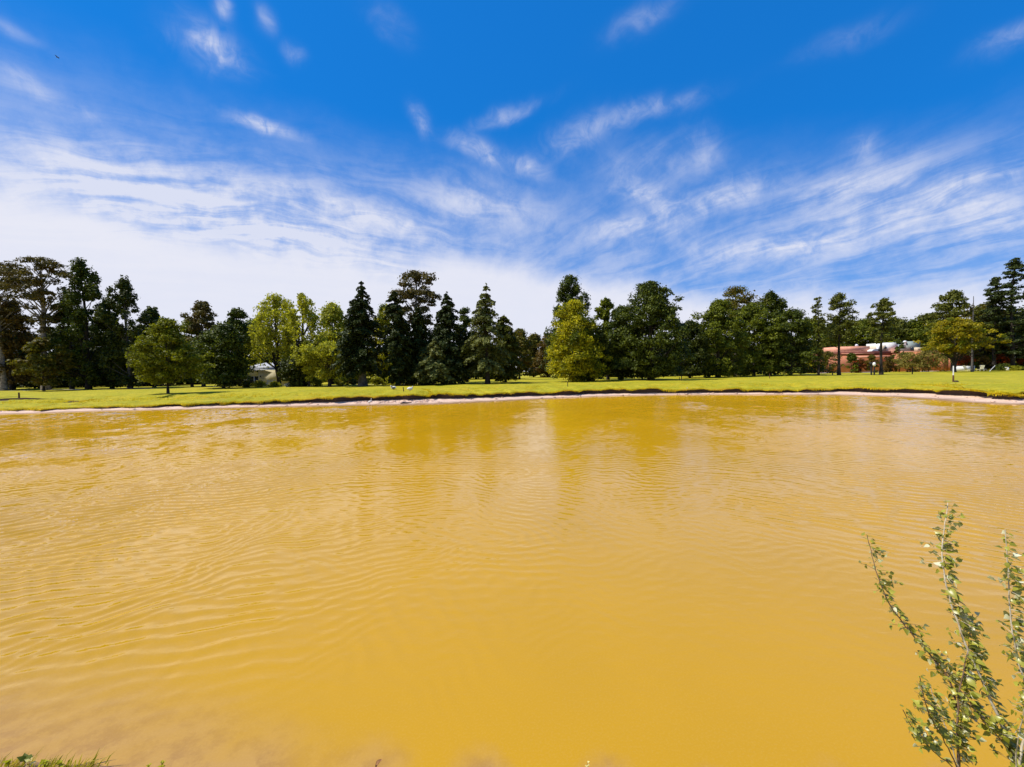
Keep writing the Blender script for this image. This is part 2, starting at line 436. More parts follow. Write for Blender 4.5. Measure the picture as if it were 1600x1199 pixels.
# ------------------------------------------------------------------ water
wat, q, out = material('muddy_water')
p = q.n.new('ShaderNodeBsdfDiffuse'); gl = q.n.new('ShaderNodeBsdfGlossy'); fr = q.n.new('ShaderNodeFresnel'); ad = q.n.new('ShaderNodeAddShader')
fr.inputs['IOR'].default_value = 1.45; gl.inputs['Roughness'].default_value = .04; q.l.new(fr.outputs[0], gl.inputs['Color'])
q.l.new(p.outputs[0], ad.inputs[0]); q.l.new(gl.outputs[0], ad.inputs[1]); q.l.new(ad.outputs[0], out.inputs[0])
pos = coords(q)
att = q.n.new('ShaderNodeAttribute'); att.attribute_name = 'shore_distance'
sdist = q.m('ADD', att.outputs['Fac'], q.m('MULTIPLY', q.m('SUBTRACT', q.noise(pos, 1.1, 5, .65), .5), .5))
big = q.noise(pos, .10, 4, .6)
base = q.mix(q.ramp(big, .35, .65), (.475, .250, .003), (.42, .225, .005))
spw = q.n.new('ShaderNodeSeparateXYZ'); q.l.new(pos, spw.inputs[0])
swd = q.ramp(spw.outputs[0], -3.6, .2, 1.05, .25)
sil = q.ramp(q.m('DIVIDE', sdist, swd), .0, 1.0, 1.0, 0.0)
siltc = q.mix(q.ramp(q.noise(pos, 4.5, 6, .7), .42, .62), (.42, .235, .06), (.33, .175, .05))
base = q.mix(q.m('MULTIPLY', sil, .85), base, siltc)
grain = q.noise(pos, 60, 3, .6)
base = q.mix(q.m('MULTIPLY', q.ramp(grain, .45, .7), .10), base, (.58, .36, .10))
att2 = q.m('MULTIPLY_ADD', fr.outputs[0], -.62, 1.0)
q.l.new(q.v('SCALE', base, scale=att2), p.inputs['Color'])
st = q.n.new('ShaderNodeMapping'); st.inputs['Scale'].default_value = (.5, 1, 1); q.l.new(pos, st.inputs[0])
w4 = q.m('MULTIPLY', q.noise(st.outputs[0], 7.5, 3, .5), .0060)
w5 = q.m('MULTIPLY', q.noise(pos, 26, 3, .6), .0008)
hgt = q.m('ADD', q.m('MULTIPLY', w4, q.ramp(att.outputs['Fac'], .1, 1.5, .3, 1.0)), w5)
b = q.n.new('ShaderNodeBump'); b.inputs['Distance'].default_value = 1.0; b.inputs['Strength'].default_value = 1.0
q.l.new(hgt, b.inputs['Height'])
for nd in (gl, fr): q.l.new(b.outputs[0], nd.inputs['Normal'])

gx = np.sign(np.linspace(-1, 1, 161)) * np.abs(np.linspace(-1, 1, 161)) ** 1.8 * 62
gy = 1.9 + (np.linspace(0, 1, 130) ** 2.0) * 46
X, Y = np.meshgrid(gx, gy)
P = np.stack([X, Y], -1).reshape(-1, 2)
sub = SH[::3]
dm = np.sqrt(((P[:, None] - sub[None]) ** 2).sum(-1)).min(1)
# inside test against the shoreline
inside = np.zeros(len(P), bool)
for i in range(len(sub)):
    x1, y1 = sub[i - 1]; x2, y2 = sub[i]
    c_ = ((y1 > P[:, 1]) != (y2 > P[:, 1]))
    if c_.any():
        xi = (x2 - x1) * (P[:, 1] - y1) / (y2 - y1 + 1e-12) + x1
        inside ^= c_ & (P[:, 0] < xi)
dm = np.where(inside, dm, -dm)
nx, ny = len(gx), len(gy)
ii = np.arange(ny - 1)[:, None] * nx; jj = np.arange(nx - 1)[None]
Fq = np.stack([ii + jj, ii + jj + 1, ii + nx + jj + 1, ii + nx + jj], -1).reshape(-1, 4)
keepf = dm[Fq].max(1) > -2.2
DM = dm.reshape(ny, nx)
def dm_at(x, y):
    i = np.clip(np.searchsorted(gx, x) - 1, 0, nx - 2); j = np.clip(np.searchsorted(gy, y) - 1, 0, ny - 2)
    u = np.clip((x - gx[i]) / (gx[i + 1] - gx[i]), 0, 1); v = np.clip((y - gy[j]) / (gy[j + 1] - gy[j]), 0, 1)
    return (DM[j, i] * (1 - u) + DM[j, i + 1] * u) * (1 - v) + (DM[j + 1, i] * (1 - u) + DM[j + 1, i + 1] * u) * v
_lat = np.random.default_rng(12).uniform(0, 1, (256, 256))
def vnoise(x, y, sc, octv=3, rough=.5, off=0):
    t = np.zeros_like(x); amp = 1; tot_ = 0
    for o in range(octv):
        X_, Y_ = x * sc + off + o * 17.3, y * sc + off * 1.7 + o * 9.1
        i = np.floor(X_).astype(int); j = np.floor(Y_).astype(int); fx = X_ - i; fy = Y_ - j
        fx = fx ** 3 * (fx * (fx * 6 - 15) + 10); fy = fy ** 3 * (fy * (fy * 6 - 15) + 10)
        g_ = lambda a, c: _lat[a % 256, c % 256]
        t += amp * ((g_(i, j) * (1 - fx) + g_(i + 1, j) * fx) * (1 - fy) + (g_(i, j + 1) * (1 - fx) + g_(i + 1, j + 1) * fx) * fy)
        tot_ += amp; amp *= rough; sc *= 2.03
    return t / tot_
sstep = lambda x, a_, b_: (lambda t: t * t * (3 - 2 * t))(np.clip((x - a_) / (b_ - a_), 0, 1))
# the rippled surface itself: rows grow apart with distance, finest near the bank
rr_ = [2.2]
while rr_[-1] < 66: rr_.append(rr_[-1] + min(.026 + .0011 * rr_[-1], .070 if rr_[-1] < 50 else .6))
rr_ = np.array(rr_)
aa_ = np.concatenate([np.linspace(-88, -56, 40, endpoint=False), np.linspace(-56, 56, 420), np.linspace(56, 88, 41)[1:]]) * math.pi / 180
RR, AA = np.meshgrid(rr_, aa_, indexing='ij')
WX, WY = (RR * np.sin(AA)).ravel(), (RR * np.cos(AA)).ravel()
def swell(cx, cy, lam, amp, wsc, wamp, sharp, off):
    r_ = np.hypot(WX - cx, WY - cy) + (vnoise(WX, WY, wsc, 3, .55, off) - .5) * wamp
    return amp * (.5 + .5 * np.sin(r_ * 2 * math.pi / lam)) ** sharp
m1 = sstep(vnoise(WX, WY, .32, 4, .6, 3.), .34, .66); m2 = sstep(vnoise(WX, WY, .8, 3, .6, 8.), .35, .65)
wdm = dm_at(WX, WY)
sidew = np.maximum(sstep(-WX, 2.5, 12), .62 * sstep(WX, 5, 16))
openw = 1.0 - .50 * sstep(WY, 6, 15)
calm = .10 + .90 * sstep(np.hypot(WX - 2.6, WY - 1.0), 2.4, 8.0)
hh = swell(-1.5, -5., .25, .0118, .5, 1.05, 1.6, 1.) * (.25 + .8 * m1) + swell(9., -14., .19, .0058, .8, .9, 1.4, 5.) * (.1 + .9 * m2) + swell(-16., -9., .215, .0058, .7, .95, 1.4, 9.) * (.95 - .8 * m2)
hh = hh * (openw + 1.3 * sidew) * calm * (.45 + 1.1 * vnoise(WX, WY, .16, 3, .6, 40.)) * (.2 + .8 * sstep(wdm, .1, 1.6))
na = len(aa_)
ii = np.arange(len(rr_) - 1)[:, None] * na; jj = np.arange(na - 1)[None]
Fq = np.stack([ii + jj + 1, ii + jj, ii + na + jj, ii + na + jj + 1], -1).reshape(-1, 4)[:, ::-1]
keepf = (wdm[Fq].max(1) > -.6) & (WY[Fq].min(1) > 1.95)
mw = MB(); mw.add(np.column_stack([WX, WY, hh]), Fq[keepf])
wo_ = mw.build('water', wat, smooth=True, kind='structure')
at_ = wo_.data.attributes.new('shore_distance', 'FLOAT', 'POINT')
at_.data.foreach_set('value', wdm.astype(np.float32))
print('water quads', int(keepf.sum()), 'up', wo_.data.polygons[1000].normal.z)

# ------------------------------------------------------------------ foliage builder
def cards(m, pts, nrms, size, rng, aspect=0.8, jitter=0.55):
    """leaf-sized diamond faces at pts, facing roughly along nrms"""
    n = len(pts)
    if n == 0: return
    nn_ = nrms + jitter * rng.standard_normal((n, 3)); nn_ /= np.linalg.norm(nn_, axis=1)[:, None] + 1e-9
    t = rng.standard_normal((n, 3)); t -= nn_ * (t * nn_).sum(1)[:, None]; t /= np.linalg.norm(t, axis=1)[:, None] + 1e-9
    b_ = np.cross(nn_, t)
    s = size * rng.uniform(.6, 1.35, (n, 1))
    a_ = aspect * rng.uniform(.7, 1.2, (n, 1))
    v = np.stack([pts - t * s * .5, pts + b_ * s * a_ * .5 - t * s * .08, pts + t * s * .5, pts - b_ * s * a_ * .5 - t * s * .08], 1).reshape(-1, 3)
    f = np.arange(n)[:, None] * 4 + np.arange(4)[None]
    m.add(v, f)

def unit(a): return a / (np.linalg.norm(a, axis=-1, keepdims=True) + 1e-9)

def sphere_dirs(n, rng):
    return unit(rng.standard_normal((n, 3)))

PROF = {
 'round': [(0, .45), (.12, .85), (.3, 1), (.55, .97), (.75, .80), (.9, .50), (1, .12)],
 'dome': [(0, .75), (.1, .95), (.3, 1), (.6, .9), (.8, .68), (.93, .38), (1, .12)],
 'tall': [(0, .5), (.15, .9), (.35, 1), (.6, .75), (.8, .5), (.93, .28), (1, .08)],
 'cone': [(0, .7), (.1, 1), (.3, .86), (.5, .66), (.7, .44), (.85, .25), (1, .02)],
 'column': [(0, .5), (.1, .9), (.4, 1), (.7, .8), (.9, .45), (1, .1)],
 'upper': [(0, .15), (.2, .35), (.4, .65), (.65, 1), (.85, .85), (.95, .5), (1, .15)],
 'vase': [(0, .2), (.2, .5), (.45, .85), (.7, 1), (.9, .7), (1, .2)],
}

def trunk_shape(m, h, r0, lean, rng, top=0.9, n=9, wob=0.02):
    t = np.linspace(0, top, n)
    pts = np.column_stack([lean[0] * t ** 1.4 + wob * h * np.sin(t * 5 + rng.uniform(0, 6)) * t, lean[1] * t + wob * h * np.sin(t * 4 + rng.uniform(0, 6)) * t, t * h])
    r = r0 * (1 - t) ** .8 + r0 * .12; r[0] *= 1.45
    m.tube(pts, r, 7); return pts

def limb(m, a, b, r0, rng, sides=5, sag=0.12):
    a = np.array(a); b = np.array(b); mid = (a + b) / 2 + np.array([0, 0, -sag]) * np.linalg.norm(b - a) + rng.standard_normal(3) * .06 * np.linalg.norm(b - a)
    t = np.linspace(0, 1, 5)[:, None]
    pts = (1 - t) ** 2 * a + 2 * t * (1 - t) * mid + t ** 2 * b
    m.tube(pts, np.linspace(r0, r0 * .25, 5), sides)

def tree(kind, px, Yd, top, hw, cb, label, mat, seed, name='broadleaf_tree', bark=None, prof='round', nclump=70, per=110,
         leaf=.30, cr=1.0, lean=0.0, tr=None, cat='tree', group=None, gap=0.28, flat=0.98, base=None, stems=1, dens=1.0, limbs=True, parts=True):
    rng = np.random.default_rng(seed)
    if cat == 'tree' and kind in ('broad', 'spiky', 'pine', 'euc', 'willow'):
        nclump = int(nclump * {'broad': 1.75, 'spiky': 1.6, 'pine': 1.35, 'euc': 1.15, 'willow': 1.05}[kind]); per = per * 1.4; leaf = leaf * 1.12; hw = hw * {'pine': 1.0, 'willow': 1.1}.get(kind, 1.12)
    if kind == 'conifer': per = per * 1.5; leaf = leaf * 1.25; hw = hw * 1.15
    P0 = at(px, 600, Yd)
    bz = ground(P0.x, Yd) if base is None else base
    P0 = Vector((P0.x, Yd, bz - .03))
    h = at(px, top, Yd).z - P0.z
    w = hw / FPX * Yd
    zb = at(px, cb, Yd).z - P0.z
    zb = max(zb, 0.0)
    pr = np.array(PROF[prof]); bark = bark or BARK
    root = empty(name, P0, label=label, cat=cat, group=group)
    tm = MB(); cm = MB()
    r0 = tr or max(.08, h * .015)
    ln = np.array([lean * h, 0.0])
    tp = trunk_shape(tm, h, r0, ln, rng)
    for s_ in range(stems - 1):
        trunk_shape(tm, h * rng.uniform(.8, .95), r0 * .8, np.array([lean * h + rng.choice([-1, 1]) * w * rng.uniform(.3, .6), rng.uniform(-.4, .4) * w]), rng)
    def tpos(z): return np.array([np.interp(z, tp[:, 2], tp[:, 0]), np.interp(z, tp[:, 2], tp[:, 1]), z])
    ch = h - zb
    if kind in ('broad', 'euc', 'pine', 'bush', 'spiky'):
        # clump centres inside the outline
        nl = 9
        ph = rng.uniform(0, 6.28, (nl, 3)); fr = rng.uniform(1, 3.2, (nl, 2))
        cl_ = []
        tries = 0
        while len(cl_) < nclump and tries < nclump * 12:
            tries += 1
            t = rng.uniform(0, 1) ** (.85 if kind != 'euc' else .6)
            wr = np.interp(t, pr[:, 0], pr[:, 1])
            if rng.uniform() > wr + .15: continue
            a = rng.uniform(0, 2 * math.pi)
            lob = 1 + gap * sum(math.sin(fr[k, 0] * a * round(1 + k % 3) + fr[k, 1] * 3 * t + ph[k, 0]) for k in range(3)) / 2
            rr = w * wr * lob * (rng.uniform(.15, 1) ** .5)
            crad = cr * w * .235 * rng.uniform(.6, 1.35)
            rr = max(0, rr - crad * .55)
            z = zb + t * ch
            z = min(z, h - crad * flat * .7)
            c0 = tpos(z) * np.array([1, 1, 0]) + np.array([math.cos(a) * rr, math.sin(a) * rr, z])
            if kind == 'euc' and len(cl_) > 3:
                # keep gaps between clumps
                dmin = min(np.linalg.norm((c0 - q_[0]) / np.array([1, 1, .8])) for q_ in cl_)
                if dmin < crad * .85: continue
            cl_.append((c0, crad))
        # one at the very top
        for q_ in range(7):
            tq = rng.uniform(.68, .95); aq = rng.uniform(0, 6.283); rq = w * np.interp((h * tq - zb) / max(ch, .1), pr[:, 0], pr[:, 1]) * rng.uniform(.2, .8)
            cl_.append((tpos(h * tq) + np.array([math.cos(aq) * rq, math.sin(aq) * rq, 0]), cr * w * .22))
        for q_ in range(2): cl_.append((tpos(h * .97) + rng.standard_normal(3) * .15 - np.array([0, 0, w * .12]), cr * w * .2))
        for (c0, crad) in cl_:
            n = int(per * dens * rng.uniform(.7, 1.3) * (crad / (cr * w * .235)) ** 1.6)
            d_ = sphere_dirs(n, rng)
            up = d_[:, 2] < -.25
            d_[up, 2] *= rng.choice([-1, .5])
            rr = rng.uniform(.45, 1.0, (n, 1)) ** .6
            bumpy = 1 + .28 * np.sin(d_[:, :1] * 5 + c0[0]) * np.sin(d_[:, 1:2] * 5 + c0[1]) + .15 * rng.standard_normal((n, 1))
            off = d_ * rr * crad * bumpy * np.array([1.15, 1.15, flat])
            if kind == 'spiky': off = off * np.array([.8, .8, 1.5])
            cards(cm, c0 + off, unit(d_ + np.array([0, 0, .5])), leaf, rng)
        if kind == 'bush':
            for c0, crad in cl_[:5]: limb(tm, (0, 0, 0.02), c0, r0 * .7, rng, 4)
        elif limbs:
            pick = cl_ if kind == 'pine' or kind == 'euc' else cl_[::2]
            for c0, crad in pick[:44]:
                z0 = max(zb * .55 if kind != 'pine' else c0[2] - .15 * h, min(c0[2] - np.hypot(c0[0], c0[1]) * (1.0 if kind != 'pine' else .35) - .3, h * .85))
                z0 = max(z0, h * .1)
                limb(tm, tpos(z0), c0, r0 * .38 * (1 - z0 / h * .6), rng, 4, .08 if kind != 'euc' else -.1)
    elif kind == 'conifer':
        nt = int(nclump)
        for i in range(nt):
            t = (i + rng.uniform(-.4, .4)) / nt; t = min(max(t, 0), .985)
            z = zb + t * ch
            nb = 6 if t < .7 else 5
            for k in range(nb):
                a = rng.uniform(0, 6.283)
                L = w * np.interp(t, pr[:, 0], pr[:, 1]) * rng.uniform(.62, 1.12) + .12
                ns = max(int(L * per * dens), 10)
                s_ = rng.uniform(0, 1, ns) ** .75
                wid = (.10 + .34 * (1 - np.abs(s_ - .55) * 1.2)) * min(L, 2.4) * .55
                lat = rng.uniform(-1, 1, ns) * wid
                droop = (.10 - .35 * s_ ** 2) * L * flat + (-.10 * np.abs(lat))
                x_ = s_ * L; hang = -np.abs(rng.standard_normal(ns)) * .13 * min(L, 2)
                pts = np.column_stack([math.cos(a) * x_ - math.sin(a) * lat, math.sin(a) * x_ + math.cos(a) * lat, z + droop + hang + L * .12])
                pts[:, :2] += tpos(z)[:2]
                cards(cm, pts, np.tile([0, 0, 1.], (ns, 1)) + .4 * np.array([math.cos(a), math.sin(a), 0]), leaf, rng, jitter=.5)
                if k < 3 and i % 2 == 0:
                    e = tpos(z); tm.tube([e, e + np.array([math.cos(a) * L * .5, math.sin(a) * L * .5, L * .10]), e + np.array([math.cos(a) * L * .92, math.sin(a) * L * .92, -L * .12])], [r0 * .22 * (1 - t) + .02, .03, .015], 4)
        # leader
        k = 40; zz = rng.uniform(h * .93, h * 1.0, k)
        cards(cm, np.column_stack([tpos(h)[0] + rng.standard_normal(k) * .07, tpos(h)[1] + rng.standard_normal(k) * .07, zz]), np.tile([0, 0, 1.], (k, 1)), leaf * .8, rng)
    elif kind == 'willow':
        for i in range(nclump):
            t = rng.uniform(0.25, 1); wr = np.interp(t, pr[:, 0], pr[:, 1]); a = rng.uniform(0, 6.283)
            rr = w * wr * rng.uniform(.2, 1) ** .5
            z = zb + t * ch
            c0 = tpos(min(z, h * .88)) * np.array([1, 1, 0]) + np.array([math.cos(a) * rr, math.sin(a) * rr, z])
            crad = w * .17 * cr * rng.uniform(.7, 1.3)
            n = int(per * dens * .5); d_ = sphere_dirs(n, rng)
            cards(cm, c0 + d_ * crad * np.array([1, 1, .7]) * rng.uniform(.4, 1, (n, 1)), unit(d_ + np.array([0, 0, .6])), leaf, rng)
            for s_ in range(5):
                ln_ = rng.uniform(.08, .26) * ch; n = int(per * .16 * dens)
                s0 = c0 + np.array([rng.uniform(-1, 1) * crad, rng.uniform(-1, 1) * crad, 0])
                tt = rng.uniform(0, 1, n)
                pts = s0 + np.column_stack([rng.standard_normal(n) * .12, rng.standard_normal(n) * .12, -tt * ln_])
                pts[:, 2] = np.maximum(pts[:, 2], .25)
                cards(cm, pts, rng.standard_normal((n, 3)) * np.array([1, 1, .2]), leaf, rng)
            if i % 2 == 0: limb(tm, tpos(max(h * .18, z - rr * 1.1 - 1)), c0, r0 * .4, rng, 4, .05)
    elif kind == 'bare':
        for i in range(nclump):
            t = rng.uniform(.25, .97); a = rng.uniform(0, 6.283); L = w * rng.uniform(.3, 1) * (1.15 - t)
            e = tpos(t * h * .9); limb(tm, e, e + np.array([math.cos(a) * L, math.sin(a) * L, L * rng.uniform(.1, .8)]), r0 * .3, rng, 4)
    tm.build('trunk', bark, root, smooth=True)
    if cm.n: cm.build('crown', mat, root)
    return root

# ------------------------------------------------------------------ trees, left to right
T = tree
# left edge wood
T('broad', 22, 80, 520, 42, 606, 'low dark tree filling the wood at the far left edge', L_DEEP, 1, prof='dome', nclump=60)
T('broad', 100, 84, 515, 40, 607, 'low dark tree behind the tall pale-limbed eucalypt at left', L_DEEP, 2, prof='dome', nclump=60)
T('broad', 168, 86, 505, 42, 607, 'dark tree deep in the wood between the two tallest dark trees at left', L_DEEP, 3, prof='dome', nclump=60)
T('broad', 225, 84, 520, 36, 607, 'low dark tree behind the yellow-green tree on the left lawn', L_DEEP, 4, prof='dome', nclump=50)
T('euc', 72, 66, 402, 50, 520, 'tallest eucalypt at left with airy brown-green crown and pale leaning trunk', L_EUC, 5, name='eucalyptus_tree', bark=BARKP, prof='upper', nclump=62, per=105, cr=.55, gap=.35, flat=.8, tr=.42, leaf=.24, lean=-.03)
T('euc', 6, 70, 412, 42, 540, 'brown-green eucalypt cut by the left edge of the view', L_EUC, 6, name='eucalyptus_tree', bark=BARKP, prof='upper', nclump=44, per=120, cr=.8, flat=.6, leaf=.28)
T('broad', 18, 72, 470, 34, 600, 'rust-brown leafy tree at the left edge below the eucalypts', L_RUST, 7, prof='dome', nclump=55, per=110)
T('broad', 68, 62, 530, 26, 602, 'small rust-tinged tree around the trunk of the tallest eucalypt', L_OLIVE, 8, prof='dome', nclump=36, per=80, gap=.4)
T('spiky', 138, 68, 410, 41, 604, 'tall dark tree with open feathery top right of the tallest eucalypt', L_DARK, 9, prof='tall', nclump=95, per=95, cr=.62, gap=.35, leaf=.27)
T('broad', 112, 70, 470, 26, 600, 'narrow dark tree pressed between the eucalypt and the tall dark tree', L_DARK, 10, prof='column', nclump=46, cr=.9)
T('spiky', 203, 68, 438, 32, 604, 'dark tree with a ragged leaning top and pale stem left of the yellow-green tree', L_DEEP, 11, prof='column', nclump=70, per=90, cr=.75, gap=.35, bark=BARKG, leaf=.26)
T('broad', 175, 71, 470, 26, 604, 'dark bushy tree in the notch between the two tallest dark trees', L_DARK, 12, prof='column', nclump=46)
T('broad', 241, 74, 482, 22, 600, 'small dark rounded treetop just behind the yellow-green tree', L_DARK, 13, prof='round', nclump=40)
T('broad', 262, 44, 500, 44, 598, 'yellow-green broad tree standing forward on the left lawn with slender trunk', L_FRESH, 14, prof='tall', nclump=120, per=90, cr=.58, gap=.4, leaf=.17, tr=.10, flat=.9)
T('broad', 300, 72, 500, 24, 600, 'mid green tree peeping out right of the yellow-green tree', L_MID, 15, prof='round', nclump=40)
T('euc', 318, 70, 472, 30, 590, 'eucalypt with rounded brownish crown right of the yellow-green tree', L_EUC, 16, name='eucalyptus_tree', prof='dome', nclump=50, per=110, cr=.8, leaf=.28)
T('broad', 375, 68, 484, 24, 600, 'dark narrow tree above the cream bungalow roof', L_DARK, 17, prof='column', nclump=46, per=95)
T('broad', 350, 60, 508, 38, 603, 'dense dark round tree left of the cream bungalow', L_DARK, 18, prof='dome', nclump=80, per=105, leaf=.26)
T('broad', 400, 84, 500, 30, 600, 'mid green tree rising behind the cream bungalow', L_MID, 19, prof='round', nclump=44)
T('willow', 436, 66, 462, 40, 590, 'light green weeping tree right of the cream bungalow', L_BRIGHT, 20, name='willow_tree', prof='dome', nclump=75, per=90, stems=2, tr=.24, leaf=.24)
T('willow', 474, 64, 460, 34, 592, 'tall weeping tree with twin dark trunks, left of the dark cedar', L_BRIGHT, 21, name='willow_tree', prof='column', nclump=62, per=90, stems=3, tr=.28, leaf=.24)
T('broad', 462, 62, 560, 22, 604, 'dark rounded bushy tree at the feet of the twin-trunked weeping tree', L_DEEP, 22, prof='dome', nclump=34, leaf=.24)
T('broad', 520, 76, 470, 32, 600, 'tall bright green tree behind the gnarled forked tree', L_BRIGHT, 23, prof='tall', nclump=62, per=95)
T('broad', 515, 61, 535, 30, 592, 'small gnarled forked tree with sunny leaves, left of the dark cedar', L_BRIGHT, 24, prof='vase', nclump=42, per=70, stems=4, tr=.20, leaf=.22, gap=.4)
T('broad', 483, 61, 545, 20, 596, 'small sunny-leaved tree on thin stem beside twin-trunked weeping tree', L_BRIGHT, 25, prof='vase', nclump=28, per=70, tr=.12, leaf=.22)
T('conifer', 567, 58, 440, 38, 582, 'dark spired cedar with thick bare lower trunk, leftmost of the conifers', L_CON, 26, name='cedar_tree', prof='cone', nclump=34, per=52, leaf=.24, tr=.46, bark=BARKG)
T('broad', 603, 82, 478, 26, 600, 'bright yellow-green tree seen between the two leftmost conifers', L_YEL, 27, prof='tall', nclump=50)
T('broad', 545, 84, 500, 28, 600, 'sunlit tree behind the leftmost cedar', L_BRIGHT, 28, prof='round', nclump=44)
T('conifer', 622, 58, 454, 21, 596, 'narrow dark conifer with a thin spire left of the tall eucalypt', L_CON, 29, name='conifer_tree', prof='column', nclump=34, per=60, leaf=.23, tr=.26)
T('euc', 656, 67, 424, 36, 560, 'tall eucalypt with bunched brownish clumps rising above the dark conifers', L_EUC, 30, name='eucalyptus_tree', bark=BARKG, prof='vase', nclump=46, per=150, cr=.78, flat=.85, gap=.2, leaf=.25)
T('conifer', 656, 60, 478, 30, 598, 'dark conifer standing below the tall eucalypt', L_CON, 31, name='conifer_tree', prof='cone', nclump=34, per=55, leaf=.24)
T('conifer', 703, 61, 456, 40, 594, 'broad dark cedar with drooping tiers right of the tall eucalypt', L_CON, 32, name='cedar_tree', prof='cone', nclump=36, per=54, leaf=.24, tr=.34)
T('conifer', 678, 58, 530, 30, 592, 'low cedar with sunlit drooping tiers in front of broad dark cedar', L_CEDAR, 33, name='cedar_tree', prof='cone', nclump=20, per=46, leaf=.24)
T('broad', 730, 74, 482, 20, 596, 'dark narrow tree between the broad dark cedar and the blue-green cedar', L_DARK, 34, prof='column', nclump=40)
T('conifer', 762, 60, 443, 38, 580, 'blue-green cedar with open tiers and clear spire, rightmost conifer', L_CEDAR, 35, name='cedar_tree', prof='cone', nclump=26, per=44, leaf=.23, tr=.28)
T('conifer', 790, 66, 492, 26, 592, 'shorter dark cedar tucked against the right of the blue-green cedar', L_PINE, 36, name='cedar_tree', prof='tall', nclump=30, per=52, leaf=.25)
T('broad', 812, 86, 515, 24, 592, 'olive tree sloping down to the gap in the tree line', L_OLIVE, 37, prof='dome', nclump=46)
T('broad', 834, 118, 524, 22, 588, 'brownish tree at the far end of the lawn, in the gap in the tree line', L_OLIVE, 38, prof='dome', nclump=46, leaf=.42)
T('broad', 858, 112, 520, 22, 588, 'brown-green tree at the far end of the lawn left of the yellow-leaved tree', L_RUST, 39, prof='dome', nclump=46, leaf=.40)
T('broad', 770, 100, 545, 40, 590, 'dark low tree far back under the blue-green cedar', L_DEEP, 40, prof='dome', nclump=50, leaf=.40)
T('spiky', 892, 80, 428, 34, 592, 'tall dark brushy tree rising behind the yellow-leaved tree', L_DARK, 41, prof='dome', nclump=100, per=105, cr=.72, gap=.2, leaf=.27, lean=.02)
T('broad', 896, 63, 472, 46, 596, 'yellow-leaved spreading tree with foliage to the grass at the centre', L_YEL, 42, prof='tall', nclump=110, per=115, cr=.7, leaf=.23, gap=.28)
T('broad', 924, 66, 505, 26, 594, 'dark leafy tree pressed against the right of the yellow-leaved tree', L_DEEP, 43, prof='dome', nclump=50, leaf=.25)
T('spiky', 950, 72, 466, 22, 592, 'grey-green upright tree between the yellow-leaved tree and the big black-green tree', L_MID, 44, prof='dome', nclump=60, per=95, cr=.8)
T('broad', 1017, 64, 442, 52, 590, 'big black-green plane tree with dense broad crown', L_DARK, 45, prof='dome', nclump=150, per=115, cr=.6, leaf=.26, tr=.38, gap=.2)
T('broad', 972, 68, 480, 28, 592, 'dark tree leaning out of the left side of the big black-green tree', L_DARK, 46, prof='round', nclump=54)
T('broad', 1078, 74, 503, 28, 592, 'lower dark tree between the big black-green tree and the wide green tree', L_DEEP, 47, prof='dome', nclump=56)
T('euc', 1150, 88, 446, 46, 560, 'airy olive eucalypt rising above the wide green trees', L_OLIVE, 48, name='eucalyptus_tree', prof='dome', nclump=56, per=115, cr=.7, leaf=.32, bark=BARKP)
T('broad', 1122, 76, 470, 40, 588, 'wide mid green tree, left of the pair before the olive eucalypt', L_MID, 49, prof='dome', nclump=105, per=105, cr=.65, leaf=.27, tr=.34)
T('broad', 1178, 80, 476, 42, 588, 'wide mid green tree, right of the pair before the olive eucalypt', L_MID, 50, prof='dome', nclump=105, per=105, cr=.65, leaf=.28)
T('spiky', 1203, 86, 460, 24, 588, 'dark tree with finger-like branch tips jutting right above the wide green trees', L_DARK, 51, prof='vase', nclump=50, per=95, lean=.06)
T('broad', 1236, 78, 484, 38, 588, 'dark round tree ending the wood, left of the slim pines', L_DARK, 52, prof='dome', nclump=95, per=105, cr=.65, leaf=.26)
# backdrop beyond the house
bk = [(1262, 150, 500, 34, 'round distant tree behind the slimmest pine'), (1308, 155, 505, 34, 'distant pine wood tree behind the double-topped pine'),
      (1350, 150, 500, 34, 'distant dark tree behind the salmon roof block'), (1393, 152, 498, 30, 'distant tree behind the pine left of the white block'),
      (1425, 150, 503, 30, 'distant tree above the grey-green roof block'), (1452, 148, 492, 28, 'distant rounded pine rising toward the golden tree'),
      (1550, 140, 505, 44, 'distant dark tree behind the tall right-hand pines')]
for i, (x, yd, tp_, hw_, lab) in enumerate(bk):
    T('broad', x, yd, tp_, hw_, 580, lab, L_PINE if i % 2 else L_MID, 60 + i, prof='dome', nclump=60, per=95, leaf=.55, group='distant trees behind the house')
# pines on the right lawn
T('pine', 1279, 75, 461, 11, 560, 'slimmest pine with thin bare trunk, leftmost of three lawn pines', L_PINE, 71, name='pine_tree', prof='column', nclump=34, per=42, cr=1.1, leaf=.22, tr=.14, gap=.5, lean=.005)
T('pine', 1311, 76, 458, 28, 540, 'tallest bushy lawn pine with sturdy dark trunk, middle of the three', L_PINE, 72, name='pine_tree', prof='tall', nclump=75, per=62, cr=.7, leaf=.23, tr=.22, gap=.4)
T('pine', 1377, 74, 466, 22, 536, 'open-crowned lawn pine before the house, rightmost of the three', L_PINE, 73, name='pine_tree', prof='tall', nclump=66, per=62, cr=.75, leaf=.22, tr=.22, gap=.45)
T('pine', 1488, 98, 456, 34, 560, 'dark rounded pine behind the golden tree', L_PINE, 74, name='pine_tree', prof='round', nclump=90, per=85, cr=.65, leaf=.32)
T('broad', 1537, 102, 470, 32, 578, 'dull brown-green tree between the rounded pine and the tall right-hand pines', L_OLIVE, 75, prof='dome', nclump=80, per=85, cr=.7, leaf=.36)
T('bare', 1519, 88, 450, 14, 500, 'bare dead tree with thin grey spar rising beside the golden tree', None, 76, name='dead_tree', bark=BARKG, nclump=16, tr=.17)
